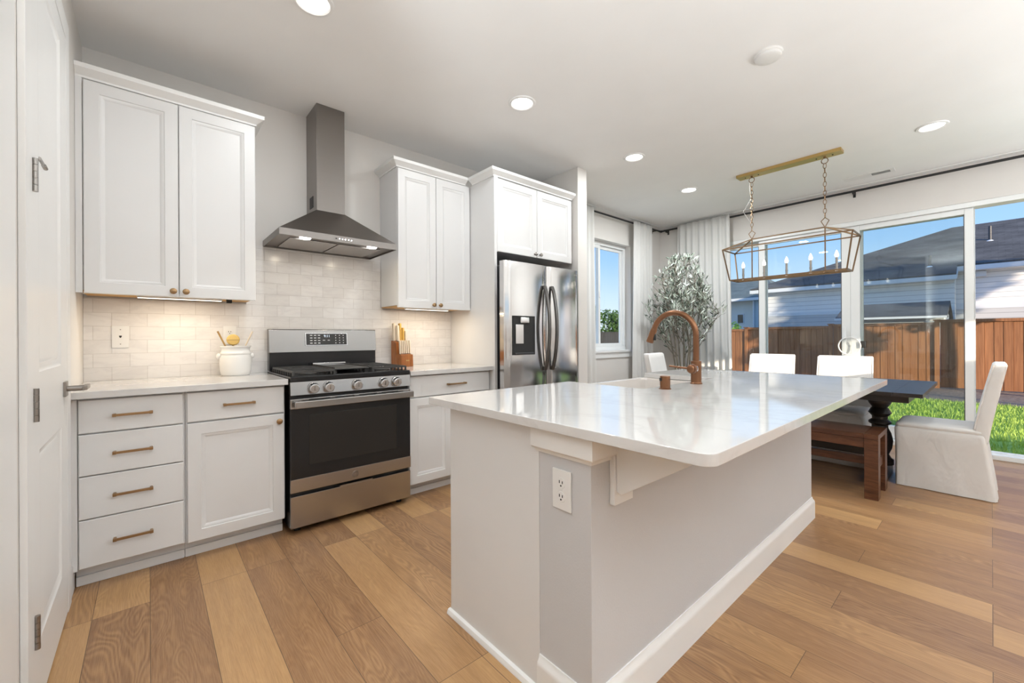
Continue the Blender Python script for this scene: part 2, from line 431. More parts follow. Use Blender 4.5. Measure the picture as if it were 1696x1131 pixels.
def text_mesh(body, size, name, m, parent, mtx, extrude=.0006):
    cu = bpy.data.curves.new(name, 'FONT'); cu.body = body; cu.size = size; cu.extrude = extrude; cu.align_x = 'CENTER'; cu.align_y = 'CENTER'
    t = bpy.data.objects.new(name, cu); me = bpy.data.meshes.new_from_object(t)
    bpy.data.objects.remove(t); bpy.data.curves.remove(cu)
    me.transform(mtx); me.materials.clear(); me.materials.append(M[m]); me.name = name
    o = bpy.data.objects.new(name, me); C.objects.link(o); o.parent = parent; return o
FACE = Matrix.Rotation(PI / 2, 4, 'X')     # text in XY -> standing, facing -Y

# ================================================================ ROOM
W = 3.34; ZC = 2.80; D = 5.93; XL = -.278; YF = -3.4
def S(mb, name, m, label=None, cat=None): return struct(mb.build(name, m), label, cat)
S(MB().box(-4.2, D + .16, YF - .15, W + .15, -.12, 0), 'floor', 'floor', 'oak plank floor', 'floor')
S(MB().box(-4.2, D + .16, YF - .15, W + .15, ZC, ZC + .12), 'ceiling', 'ceiling', 'smooth white ceiling', 'ceiling')
WX0, WX1, WZ0, WZ1 = 3.90, 5.13, .975, 2.43
mb = MB().box(XL - .12, WX0, W, W + .15, 0, ZC).box(WX1, D + .16, W, W + .15, 0, ZC).box(WX0, WX1, W, W + .15, 0, WZ0 - .01).box(WX0, WX1, W, W + .15, WZ1, ZC)
S(mb, 'wall_back', 'wall', 'long greige kitchen wall', 'wall')
SY0, SY1, SZ = -.82, 2.86, 2.43
mb = MB().box(D, D + .16, SY1, W, 0, ZC).box(D, D + .16, YF, SY0, 0, ZC).box(D, D + .16, SY0, SY1, SZ, ZC)
S(mb, 'wall_right', 'wall', 'wall around the sliding patio door', 'wall')
DY0, DY1, DZ = 1.885, 2.575, 2.44
mb = MB().box(XL - .12, XL, DY1, W, 0, ZC).box(XL - .12, XL, .9, DY0, 0, ZC).box(XL - .12, XL, DY0, DY1, DZ, ZC)
S(mb, 'wall_left', 'wall', 'wall holding the white pantry door', 'wall')
S(MB().box(XL - 1.0, XL - .12, DY0 - .3, DY0 - .2, 0, ZC).box(XL - 1.0, XL - .12, DY1 + .2, DY1 + .3, 0, ZC).box(XL - 1.1, XL - 1.0, DY0 - .3, DY1 + .3, 0, ZC), 'wall_pantry', 'wall')
S(MB().box(-4.2, XL - .12, .9, 1.02, 0, ZC), 'wall_side', 'wall')
S(MB().box(-4.32, -4.2, YF, 1.02, 0, ZC), 'wall_far', 'wall')
TX0, TX1, TZ0, TZ1 = 2.1, 4.2, 1.62, 2.06
mb = MB().box(-4.2, TX0, YF - .15, YF, 0, ZC).box(TX1, D + .16, YF - .15, YF, 0, ZC).box(TX0, TX1, YF - .15, YF, 0, TZ0).box(TX0, TX1, YF - .15, YF, TZ1, ZC)
S(mb, 'wall_front', 'wall', 'wall behind the camera with an added transom opening', 'wall')
# stub wall closing the fridge recess
WGX0, WGX1, WGY = 3.125, 3.262, 2.615
S(MB().box(WGX0, WGX1, WGY, W, 0, ZC, .004), 'wall_wing', 'wall', 'short stub wall beside the fridge', 'wall')
# flat strip at the ceiling of the dining corner
S(MB().box(WGX1, D - .001, W - .085, W - .001, ZC - .010, ZC - .0005, .002).box(D - .085, D - .001, YF + .02, W - .086, ZC - .010, ZC - .0005, .002), 'trim_1', 'trim', 'flat white strip along the ceiling', 'trim')
def baseboard(name, x0, x1, y0, y1, h=.13):
    S(MB().box(x0, x1, y0, y1, 0, h, .004), name, 'trim')
baseboard('baseboard_back', WGX1, D - .002, W - .016, W)
baseboard('baseboard_right', D - .016, D, SY1 + .08, W - .016)
baseboard('baseboard_left', XL, XL + .014, 2.67, 2.80, .13)
# casing of pantry door, and of the next opening toward the camera
def casing(name, y0, y1, z, wd=.09, th=.017):
    mb = MB().box(XL, XL + th, y0 - wd, y0, 0, z + wd, .003).box(XL, XL + th, y1, y1 + wd, 0, z + wd, .003).box(XL, XL + th, y0, y1, z, z + wd, .003)
    return mb
S(casing('c', DY0, DY1, DZ), 'trim_2', 'trim', 'white casing around the pantry door', 'trim')
S(MB().box(XL, XL + .018, 1.40, 1.665, 0, ZC - .002, .003), 'trim_3', 'trim', 'wide white casing at the left edge', 'trim')
# pantry door (local x -> world y, facing +X)
dr = struct(thing('door_1', 'tall white two-panel pantry door with dark lever', 'door', (-.262, DY0 + .003, .012), PI / 2))
dw, dh = DY1 - DY0 - .006, DZ - .02
mb = MB()
rings = [(0, .002), (.002, 0), (.10, 0)]
pr = [(0, .0), (.012, .006), (.026, .010), (.040, .004)]
def door_leaf(mb, w_, h_, th, panels):
    # grid of face pieces around recessed panels
    xs = [0, panels[0][0], panels[0][1], w_]; zs = [0]
    for p in panels: zs += [p[2], p[3]]
    zs.append(h_)
    for i in range(len(zs) - 1):
        for j in range(3):
            if j == 1 and i % 2 == 1: continue
            mb.box(xs[j], xs[j + 1], 0, th, zs[i], zs[i + 1])
    for p in panels:
        mb.panel(p[0], p[1], p[2], p[3], 0, pr, th)
door_leaf(mb, dw, dh, .035, [(.085, dw - .16, .205, .80), (.085, dw - .16, 1.045, 2.33)])
mb.build('leaf', 'trim', dr)
def hinge(z):
    mb = MB()
    for k in range(5):
        mb.cyl((-.004, -.006, z + k * .0202), (-.004, -.006, z + k * .0202 + .0192), .0068, n=14)
    h = mb.build('hinge', 'nickel', dr)
    return h
hinge(.218); hinge(.90); h3 = hinge(1.592)
MB().box(0, .066, -.017, -.012, 1.688, 1.700, .001).cyl((.066, -.0145, 1.694), (.085, -.016, 1.690), .006).build('hinge_stop', 'nickel', h3)
lv = MB().box(dw - .115, dw - .055, -.009, 0, .915, .975, .0015).build('lever_plate', 'nickel', dr)
MB().cyl((dw - .085, -.009, .945), (dw - .085, -.058, .945), .0115).build('lever_stem', 'nickel', lv)
MB().box(dw - .098, dw + .012, -.068, -.052, .936, .954, .002).build('lever', 'nickel', lv)

# ---------------------------------------------------------------- dining window
wn = struct(thing('window_1', 'white sliding window over the sill in the dining corner', 'window', (0, W, 0)))
y0, y1 = .085, .145
mb = MB().box(WX0, WX1, y0, y1, WZ0, WZ0 + .05, .004).box(WX0, WX1, y0, y1, WZ1 - .05, WZ1, .004).box(WX0, WX0 + .05, y0, y1, WZ0 + .05, WZ1 - .05, .004).box(WX1 - .05, WX1, y0, y1, WZ0 + .05, WZ1 - .05, .004)
mb.build('window_frame', 'vinyl', wn)
xm = 4.535
def sash(x0, x1, ya, yb):
    z0, z1 = WZ0 + .05, WZ1 - .05; t = .042
    s_ = MB().box(x0, x1, ya, yb, z0, z0 + t, .003).box(x0, x1, ya, yb, z1 - t, z1, .003).box(x0, x0 + t, ya, yb, z0 + t, z1 - t, .003).box(x1 - t, x1, ya, yb, z0 + t, z1 - t, .003).build('sash', 'vinyl', wn)
    yc = (ya + yb) / 2
    MB().box(x0 + t, x1 - t, yc - .003, yc + .003, z0 + t, z1 - t).build('pane', 'glass', s_)
    return s_
sash(WX0 + .05, xm + .02, .09, .113)
s2 = sash(xm - .02, WX1 - .05, .116, .14)
MB().box(xm - .012, xm + .008, .083, .09, 1.68, 1.76, .002).build('latch', 'vinyl', wn)
S(MB().box(WX0 - .05, WX1 + .05, W - .035, W + .085, WZ0 - .028, WZ0, .004).box(WX0 - .02, WX1 + .02, W - .016, W, WZ0 - .10, WZ0 - .028, .003), 'windowsill_1', 'trim', 'white stool and apron under the dining window', 'sill')

# ---------------------------------------------------------------- sliding patio door
sl = struct(thing('door_2', 'wide white sliding glass patio door, right leaf open', 'door', (D, 0, 0)))
mb = MB().box(-.002, .15, SY0, SY1, SZ - .05, SZ - .001, .004).box(-.002, .15, SY1 - .05, SY1, .045, SZ - .05, .004).box(-.002, .15, SY0, SY0 + .05, .045, SZ - .05, .004)
mb.build('door_frame', 'vinyl', sl)
MB().box(-.03, .16, SY0, SY1, 0, .045, .004).box(.03, .045, SY0 + .05, SY1 - .05, .045, .058).box(.09, .105, SY0 + .05, SY1 - .05, .045, .058).build('door_track', 'vinyl', sl)
def dpanel(ya, yb, xa, xb, sa, sb):
    z0, z1 = .06, SZ - .05
    l = MB().box(xa, xb, ya, ya + sa, z0, z1, .004).box(xa, xb, yb - sb, yb, z0, z1, .004).box(xa, xb, ya + sa, yb - sb, z0, z0 + .13, .004).box(xa, xb, ya + sa, yb - sb, z1 - .055, z1, .004).build('door_leaf', 'vinyl', sl)
    xc = (xa + xb) / 2
    for dx in (-.008, .008):
        MB().box(xc + dx - .002, xc + dx + .002, ya + sa, yb - sb, z0 + .13, z1 - .055).build('pane', 'glass', l)
    MB().box(xa + .004, xb - .004, ya + sa, ya + sa + .006, z0 + .13, z1 - .055).build('glazing_bead', 'darkgrey', l)
    return l
dpanel(1.90, SY1 - .05, .095, .135, .096, .06)
dpanel(1.04, 1.975, .03, .07, .08, .07)
dpanel(.107, 1.04, .03, .07, .062, .082)
dpanel(.10, 1.02, .095, .135, .066, .08)
hd = MB().box(-.02, .0, 1.075, 1.10, .95, 1.25, .004).build('pull_handle', 'vinyl', sl)

# added transom, unseen, placed so a sunbeam reaches the chairs
tw = struct(thing('added_transom', 'added transom behind the camera letting sun onto the chairs', 'window', (0, YF - .08, 0)))
mb = MB().box(TX0, TX1, -.03, .03, TZ0, TZ0 + .03).box(TX0, TX1, -.03, .03, TZ1 - .03, TZ1)
mb.build('window_frame', 'vinyl', tw)
MB().box(TX0, TX1, -.003, .003, TZ0 + .03, TZ1 - .03).build('pane', 'glass', tw)

# ================================================================ RECESSED LAMPS, ADDED FILL LAMPS AND CEILING FITTINGS
def can_light(x, y, label, group='recessed ceiling lights', power=LAMP_W):
    t = thing('recessed_light', label, 'ceiling light', (x, y, ZC), 0, group)
    MB().lathe([(.072, -.004), (.078, -.010), (.092, -.008), (.096, -.0005), (.072, -.0005)], n=40).build('trim_ring', 'trim', t)
    MB().lathe([(0, -.0035), (.072, -.0035), (.072, -.0015), (0, -.0015)], n=40).build('lens', 'lens', t)
    li = bpy.data.lights.new('can_lamp', 'AREA'); li.shape = 'DISK'; li.size = .14; li.energy = power; li.color = LAMP_COL
    lo = bpy.data.objects.new('can_lamp', li); C.objects.link(lo); lo.parent = t; lo.location = (0, 0, -.012)
    return t
can_light(.61, 2.165, 'recessed ceiling light cut by the top edge of the picture', power=9)
can_light(1.98, 2.155, 'recessed ceiling light above the aisle, in front of the fridge cupboard', power=9)
can_light(3.355, 2.14, 'recessed ceiling light just past the stub wall by the fridge', power=9)
can_light(4.57, 2.22, 'small far recessed ceiling light near the dining curtains', power=30)
can_light(4.65, .30, 'recessed ceiling light at the right, nearest the patio door rod', power=8)
for x, y in ((-1.6, -.6), (.6, -.9), (2.4, -1.2), (4.5, -1.5), (-2.6, -2.4), (.6, -2.5), (2.6, -2.7), (4.6, -2.8)):  # extra unseen cans, added as fill for the room
    can_light(x, y, 'added recessed fill light behind the camera', 'added fill lights behind the camera')
def fill_uplight(x, y, power):  # added unseen fill lamp, aimed up to brighten the ceiling
    t = thing('added_uplight', 'added low uplight behind the camera for ceiling fill', 'lamp', (x, y, 0), 0, 'added fill uplights behind the camera')
    MB().lathe([(0, 0), (.15, 0), (.15, .012), (.02, .03), (0, .03)], n=32).build('base', 'nickel', t)
    MB().cyl((0, 0, .03), (0, 0, 1.00), .012).build('pole', 'nickel', t)
    MB().lathe([(.02, .98), (.10, 1.02), (.17, 1.10), (.165, 1.10), (.095, 1.03), (0, 1.00)], n=32).build('lamp_shade', 'plate', t)
    li = bpy.data.lights.new('uplight_fill', 'AREA'); li.shape = 'DISK'; li.size = .24; li.energy = power; li.color = (.88, .955, 1.0); li.spread = R(165)
    lo = bpy.data.objects.new('uplight_fill', li); C.objects.link(lo); lo.parent = t; lo.location = (0, 0, 1.085); lo.rotation_euler = (PI, 0, 0)
for x, y, k in ((-1.0, .30, 1.05), (.3, -1.2, .95), (2.6, -1.7, .66), (4.7, -1.9, .78)): fill_uplight(x, y, FILL_W * k)
t = thing('smoke_detector', 'white round smoke detector on the ceiling above the island', 'smoke detector', (2.73, .85, ZC))
MB().lathe([(0, -.030), (.055, -.030), (.066, -.024), (.068, -.012)], n=40).build('cover', 'plate', t)
MB().lathe([(.068, -.012), (.074, -.010), (.076, 0)], n=40).build('base_ring', 'plate', t)
t = thing('ceiling_vent', 'white slotted air vent in the ceiling beside the curtain rod', 'vent', (5.56, .82, ZC))
MB().box(-.07, .07, -.20, .20, -.006, 0, .002).build('vent_plate', 'plate', t)
mb = MB(); mc = MB()
for k in range(15):
    yy = -.165 + k * .0095
    mb.box(-.035, .035, yy, yy + .0055, -.0066, -.0055)
    yy = .02 + k * .0095
    mc.box(-.035, .035, yy, yy + .004, -.0068, -.0055)
mb.build('slots', 'blackmatte', t); mc.build('louvres', 'plate', t)

# ================================================================ KITCHEN CABINETS
FR = [(0, .003), (.003, 0), (.058, 0), (.0605, .0045), (.0675, .005), (.078, .0125), (.080, .0135)]
SLAB = [(0, .003), (.003, 0)]
CF = 2.73      # door face of base units
def pull(parent, x0, x1, z, y=CF, m='brass'):
    mb = MB().box(x0, x1, y - .032, y - .022, z - .0055, z + .0055, .001)
    for xx in (x0, x1 - .011): mb.box(xx, xx + .011, y - .024, y, z - .0055, z + .0055, .001).box(xx - .0015, xx + .0125, y - .0335, y - .0205, z - .007, z + .007, .001)
    return mb.build('pull_handle', m, parent)
def knob(parent, x, z, y, m='brass'):
    mb = MB().lathe([(0, .028), (.010, .0275), (.0155, .025), (.0165, .021), (.013, .017), (.006, .013), (.006, .002), (.010, 0), (0, 0)], n=24, mtx=Matrix.Translation((x, y, z)) @ Matrix.Rotation(PI / 2, 4, 'X'))
    return mb.build('knob', m, parent)
def slab(parent, name, x0, x1, z0, z1, y=CF, rings=SLAB): return MB().panel(x0, x1, z0, z1, y, rings, .02).build(name, 'cab', parent)

t = thing('drawer_unit', 'white base cabinet of four drawers left of the range', 'cabinet', (0, 0, 0))
MB().box(XL + .002, .139, CF + .0205, W - .001, .10, .882, .001).build('carcass', 'cab', t)
MB().box(XL + .002, -.249, CF + .006, CF + .0205, .10, .882).build('filler_strip', 'cab', t)
MB().box(XL + .016, .139, 2.822, 2.84, 0, .10).box(XL + .016, .139, 2.808, 2.822, 0, .045, .004).build('toe_kick', 'cab', t)
for z0, z1 in ((.725, .878), (.530, .719), (.331, .525), (.107, .326)):
    d = slab(t, 'drawer', -.245, .131, z0, z1)
    pull(d, -.130, .012, (z0 + z1) / 2 if z1 > .8 else (z0 + z1) / 2 + .0)
t = thing('base_cabinet', 'white base cabinet with one drawer over one door left of the range', 'cabinet', (0, 0, 0))
MB().box(.140, .604, CF + .0205, W - .001, .10, .882, .001).build('carcass', 'cab', t)
MB().box(.140, .604, 2.822, 2.84, 0, .10).box(.140, .604, 2.808, 2.822, 0, .045, .004).build('toe_kick', 'cab', t)
d = slab(t, 'drawer', .147, .598, .725, .878); pull(d, .301, .447, .803)
d = slab(t, 'door', .147, .598, .10, .717, rings=FR); knob(d, .570, .677, CF)
t = thing('base_cabinet', 'white base cabinet between the range and the fridge', 'cabinet', (0, 0, 0))
MB().box(1.392, 2.138, CF + .0205, W - .001, .10, .882, .001).build('carcass', 'cab', t)
MB().box(1.392, 2.138, 2.822, 2.84, 0, .10).box(1.392, 2.138, 2.808, 2.822, 0, .045, .004).build('toe_kick', 'cab', t)
d = slab(t, 'drawer', 1.400, 2.120, .727, .878); pull(d, 1.713, 1.877, .803)
for a, b, k in ((1.400, 1.757, 1.735), (1.762, 2.120, 1.785)):
    d = slab(t, 'door', a, b, .10, .720, rings=FR); knob(d, k, .677, CF)
# counters
def counter(x0, x1, label):
    o = MB().box(x0, x1, 2.692, W - .001, .888, .921, .003).build('countertop', 'quartz')
    return tag(o, label, 'countertop')
counter(XL + .001, .612, 'white quartz countertop left of the range with the crock on it')
counter(1.392, 2.139, 'white quartz countertop right of the range with the knife block on it')
bs = MB().box(XL + .001, .5, W - .010, W - .0005, .9215, 1.393).box(.5, 1.452, W - .010, W - .0005, .9215, 1.80).box(1.452, 2.139, W - .010, W - .0005, .9215, 1.393).build('backsplash', 'tile')
tag(bs, 'white subway tile backsplash on the kitchen wall', 'backsplash')

# wall cabinets with crown
U = 3.01
def crown(mb, pts, z0=2.485, h=.045, out=.045):
    """moulding swept along a plan polyline (each point with outward mitre vector)"""
    prof = [(.0, 0), (.006, 0), (.008, .010), (.016, .016), (.034, .030), (.044, .036), (.046, .058), (0, .058)]
    rings = []
    for (x, y, nx, ny) in pts:
        rings.append([(x + nx * o, y + ny * o, z0 + z) for o, z in prof])
    mb.loft(rings)
    return mb
def underlight(parent, x0, x1, y, z, power):
    MB().box(x0, x1, y - .018, y + .018, z - .014, z, .002).build('light_bar', 'plate', parent)
    MB().box(x0 + .004, x1 - .004, y - .012, y + .012, z - .0155, z - .0135).build('led_lens', 'strip', parent)
    li = bpy.data.lights.new('led_lamp', 'AREA'); li.shape = 'RECTANGLE'; li.size = x1 - x0 - .02; li.size_y = .02; li.energy = power; li.color = (1, .83, .60)
    lo = bpy.data.objects.new('led_lamp', li); C.objects.link(lo); lo.parent = parent; lo.location = ((x0 + x1) / 2, y, z - .02)
t = thing('wall_cabinet', 'tall white two-door wall cabinet at the left, beside the pantry door', 'cabinet', (0, 0, 0))
MB().box(XL + .001, .503, U + .021, W - .001, 1.412, 2.487, .001).build('carcass', 'cab', t)
MB().box(XL + .018, .499, U + .03, W - .012, 1.404, 1.412).build('underside', 'birch', t)
MB().box(XL + .001, -.252, U + .008, U + .021, 1.396, 2.487).build('filler_strip', 'cab', t)
MB().box(-.248, .503, U + .004, U + .021, 1.396, 1.412).build('light_rail', 'cab', t)
d = slab(t, 'door', -.248, .1275, 1.394, 2.478, U, FR); knob(d, .104, 1.425, U)
d = slab(t, 'door', .1315, .504, 1.394, 2.478, U, FR); knob(d, .160, 1.425, U)
crown(MB(), [(XL + .001, U + .012, 0, -1), (.505, U + .012, 1, -1), (.505, W - .001, 1, 0)]).build('crown', 'trim', t)
lb = thing('under_cabinet_light', 'lit LED light bar under the left wall cabinet', 'light', (0, 0, 0), 0, 'under-cabinet lights')
underlight(lb, -.05, .34, 3.10, 1.402, 1.6)
MB().box(.362, .39, 3.09, 3.12, 1.378, 1.403, .003).build('connector', 'blackmatte', lb)
t = thing('wall_cabinet', 'white two-door wall cabinet between the hood and the fridge', 'cabinet', (0, 0, 0))
MB().box(1.455, 2.140, U + .021, W - .001, 1.412, 2.487, .001).build('carcass', 'cab', t)
MB().box(1.462, 2.136, U + .03, W - .012, 1.404, 1.412).build('underside', 'birch', t)
MB().box(1.455, 2.140, U + .004, U + .021, 1.396, 1.412).build('light_rail', 'cab', t)
d = slab(t, 'door', 1.457, 1.793, 1.394, 2.478, U, FR); knob(d, 1.765, 1.425, U)
d = slab(t, 'door', 1.797, 2.134, 1.394, 2.478, U, FR); knob(d, 1.826, 1.425, U)
crown(MB(), [(1.453, W - .001, -1, 0), (1.453, U + .012, -1, -1), (2.0935, U + .012, 0, -1)]).build('crown', 'trim', t)
lb = thing('under_cabinet_light', 'lit LED light bar under the wall cabinet right of the hood', 'light', (0, 0, 0), 0, 'under-cabinet lights')
underlight(lb, 1.56, 1.96, 3.10, 1.402, 1.6)
# fridge surround
FC = 2.672
tag(MB().box(2.141, 2.168, FC + .003, W - .001, 0, 2.484, .001).build('end_panel', 'cab'), 'tall white end panel on the left side of the fridge', 'panel')
t = thing('wall_cabinet', 'white two-door cabinet above the fridge', 'cabinet', (0, 0, 0))
MB().box(2.169, WGX0 - .001, FC + .021, W - .001, 1.885, 2.487, .001).build('carcass', 'cab', t)
MB().box(2.169, 2.180, FC + .004, FC + .021, 1.865, 2.487).build('face_stile', 'cab', t)
d = slab(t, 'door', 2.172, 2.628, 1.868, 2.472, FC, FR); knob(d, 2.600, 1.897, FC, 'nickel')
d = slab(t, 'door', 2.633, 3.100, 1.868, 2.472, FC, FR); knob(d, 2.664, 1.897, FC, 'nickel')
crown(MB(), [(2.140, U - .034, -1, 0), (2.140, FC + .010, -1, -1), (3.110, FC + .010, 1, -1), (3.110, FC + .09, 1, 0)]).build('crown', 'trim', t)

# ================================================================ HOOD
t = thing('range_hood', 'stainless steel chimney hood over the range', 'range hood', (.982, W - .0105, 0))
hw, hdp = .381, .485
zl0, zl1 = 1.797, 1.838
def rect(hw_, y0, y1, z): return [(-hw_, y0, z), (hw_, y0, z), (hw_, y1, z), (-hw_, y1, z)]
ch = .098; cd = .25
MB().loft([rect(hw, -hdp, 0, zl0), rect(hw, -hdp, 0, zl1), rect(ch, -cd, 0, 2.052), rect(ch, -cd, 0, 2.056)], cap0=False).build('canopy', 'hoodsteel', t, smooth=0)
MB().box(-ch + .002, ch - .002, -cd + .002, -.001, 2.056, ZC - .001, .001).build('chimney', 'hoodsteel', t)
mb = MB().box(-hw + .002, hw - .002, -hdp + .002, -.002, zl0 + .010, zl0 + .013)
mb.build('underside', 'hoodsteel', t)
for x0 in (-.30, .005):
    f = MB().box(x0, x0 + .295, -hdp + .10, -.05, zl0 + .002, zl0 + .010, .002).build('grease_filter', 'steel', t)
for sx in (-.22, .22):
    MB().lathe([(0, 0), (.032, 0), (.034, .004), (.034, .010)], (sx, -hdp + .055, zl0 + .001), 24).build('lamp_lens', 'lens', t)
    li = bpy.data.lights.new('hood_lamp', 'AREA'); li.shape = 'DISK'; li.size = .05; li.energy = .9; li.color = (1, .88, .68)
    lo = bpy.data.objects.new('hood_lamp', li); C.objects.link(lo); lo.parent = t; lo.location = (sx, -hdp + .055, zl0 - .004)
MB().box(-.055, .065, -hdp - .001, -hdp + .004, zl0 + .012, zl0 + .029, .001).build('button_strip', 'hoodsteel', t)
for k in range(6):
    MB().cyl((-.045 + k * .02, -hdp - .004, zl0 + .0205), (-.045 + k * .02, -hdp, zl0 + .0205), .0048, n=12).build('button', 'black' if k == 0 else 'chrome', t)
MB().box(-ch - .001, -ch + .006, -.165, -.085, 2.09, 2.17, .001).build('vent_grille', 'blackmatte', t)

# ================================================================ RANGE
RX0, RX1 = .622, 1.382
t = thing('gas_range', 'stainless steel freestanding gas range with black oven door', 'range', (0, 0, 0))
RY = 2.715
MB().box(RX0, RX1, RY, W - .025, .035, .925, .002).build('body', 'black', t)
for sx in (RX0 + .05, RX1 - .05):
    for sy in (RY + .05, W - .1): MB().cyl((sx, sy, 0), (sx, sy, .036), .018).build('foot', 'blackmatte', t)
# drawer
MB().box(RX0 - .002, RX1 + .002, RY - .028, RY - .001, .040, .226, .003).build('storage_drawer', 'steel', t)
MB().box(.90, 1.11, RY - .032, RY - .004, .2265, .234, .001).build('drawer_lip', 'steel', t)
# oven door
od = MB().box(RX0 - .002, RX1 + .002, RY - .030, RY - .001, .250, .742, .003).build('oven_door', 'black', t)
MB().box(RX0 - .003, RX1 + .003, RY - .033, RY - .012, .250, .328, .002).build('door_strip', 'steel', od)
MB().box(RX0 + .10, RX1 - .10, RY - .0318, RY - .029, .40, .70, .001).build('oven_glass', 'screen', od)
MB().box(RX0 - .002, RX1 + .002, RY - .034, RY - .004, .742, .800, .003).build('door_top_rail', 'steel', od)
hb = MB().box(RX0 + .012, RX1 + .004, RY - .085, RY - .066, .748, .790, .005)
for sx in (RX0 + .02, RX1 - .045): hb.box(sx, sx + .04, RY - .070, RY - .030, .752, .786, .003)
hb.build('handle', 'steel', od)
em = MB().lathe([(0, .002), (.0195, .002), (.021, 0), (.017, 0.0)], n=32, mtx=Matrix.Translation(((RX0 + RX1) / 2 - .006, RY - .033, .286)) @ Matrix.Rotation(PI / 2, 4, 'X')).build('emblem', 'nickel', od)
text_mesh('GE', .016, 'emblem_letters', 'chrome', em, Matrix.Translation(((RX0 + RX1) / 2 - .006, RY - .0356, .286)) @ FACE)
# vents above door
mb = MB()
for k in range(4): mb.box(RX0 + .10 + k * .15, RX0 + .22 + k * .15, RY - .0345, RY - .030, .7885, .795)
mb.build('vent_slots', 'blackmatte', od)
# control panel
MB().prism([(RX0 - .002, RY - .040, .822), (RX0 - .002, RY - .028, .900), (RX0 - .002, RY - .001, .900), (RX0 - .002, RY - .001, .822)], (RX1 - RX0 + .004, 0, 0), .002).build('control_panel', 'guardsteel', t)
for kx in (.745, .833, 1.008, 1.186, 1.277):
    k = MB().lathe([(0, .036), (.024, .036), (.0275, .033), (.029, .010), (.032, .006), (.032, 0), (0, 0)], n=32, mtx=Matrix.Translation((kx, RY - .034, .862)) @ Matrix.Rotation(PI / 2 + .15, 4, 'X')).build('knob', 'chrome', t)
    MB().box(kx - .0035, kx + .0035, RY - .072, RY - .066, .846, .880, .001).build('knob_pointer', 'nickel', k)
# cooktop
ct = MB().box(RX0 - .003, RX1 + .003, RY - .030, W - .075, .901, .933, .006).build('cooktop', 'black', t)
def grate(x0, x1):
    y0, y1 = RY - .005, W - .115; z = .957
    mb = MB()
    for xx in (x0, x1): mb.bar((xx, y0, z), (xx, y1, z), .011)
    for yy in (y0, (y0 + y1) / 2, y1): mb.bar((x0, yy, z), (x1, yy, z), .011)
    xc = (x0 + x1) / 2
    for q in range(9):
        yy = y0 + (y1 - y0) * (q + .5) / 9
        if q in (1, 2, 6, 7):
            mb.bar((x0, yy, z), (xc - .035, yy, z), .009); mb.bar((xc + .035, yy, z), (x1, yy, z), .009)
        else: mb.bar((x0, yy, z), (x1, yy, z), .009)
    for xx in (x0, x1):
        for q in range(10):
            yy = y0 + (y1 - y0) * q / 9; mb.bar((xx, yy, .930), (xx, yy, z), .010)
    return mb.build('grate', 'iron', t)
grate(RX0 + .02, RX0 + .255); grate(RX1 - .255, RX1 - .02)
g = MB().box(RX0 + .265, RX1 - .265, RY + .03, W - .14, .955, .963, .003)
for a, b in ((RX0 + .265, RX0 + .272), (RX1 - .272, RX1 - .265)): g.box(a, b, RY + .03, W - .14, .963, .972)
for sy in (RY + .06, W - .17):
    for sx in (RX0 + .28, RX1 - .28): g.box(sx - .01, sx + .01, sy - .01, sy + .01, .933, .955)
g.build('griddle', 'iron', t)
MB().box(RX0 + .265, RX1 - .265, W - .142, W - .125, .955, .980, .002).build('griddle_lip', 'chrome', t)
for bx in (RX0 + .137, RX1 - .137):
    for by in (RY + .14, RY + .40):
        b = MB().lathe([(.055, 0), (.052, .008), (.036, .010), (.036, .016), (.030, .019), (0, .019)], (bx, by, .933), 28).build('burner', 'iron', t)
        MB().lathe([(.056, .0005), (.062, .003), (.056, .004)], (bx, by, .933), 28).build('burner_ring', 'chrome', b)
# back guard
MB().box(RX0 + .003, RX1 - .003, W - .074, W - .012, .933, 1.06, .002).build('guard_base', 'black', t)
gd = MB().prism([(RX0, W - .085, 1.058), (RX0, W - .068, 1.218), (RX0, W - .060, 1.224), (RX0, W - .013, 1.224), (RX0, W - .013, 1.058)], (RX1 - RX0, 0, 0), .003).build('back_guard', 'guardsteel', t)
tilt = Matrix.Rotation(math.atan2(.017, .16), 4, 'X')
DC = Matrix.Translation((1.003, W - .0795, 1.150)) @ Matrix.Rotation(-math.atan2(.017, .16), 4, 'X')
MB().box(-.150, .150, -.0025, .0005, -.046, .046, .002, mtx=DC).build('display_bezel', 'chrome', gd)
dp = MB().box(-.145, .145, -.004, .0, -.042, .042, .001, mtx=DC).build('display', 'screen', gd)
text_mesh('9:11', .026, 'clock_digits', 'digits', dp, DC @ Matrix.Translation((.0, -.0045, .022)) @ FACE)
mb = MB()
for ix in range(3):
    for iz in range(4): mb.box(-.118 + ix * .027, -.102 + ix * .027, -.0046, -.004, .026 - iz * .019, .031 - iz * .019, mtx=DC)
for ix in range(3):
    for iz in range(4): mb.box(.060 + ix * .028, .066 + ix * .028, -.0046, -.004, .026 - iz * .019, .031 - iz * .019, mtx=DC)
mb.box(-.030, -.014, -.0046, -.004, -.010, -.006, mtx=DC).box(.004, .020, -.0046, -.004, -.010, -.006, mtx=DC)
mb.build('key_marks', 'plate', dp)

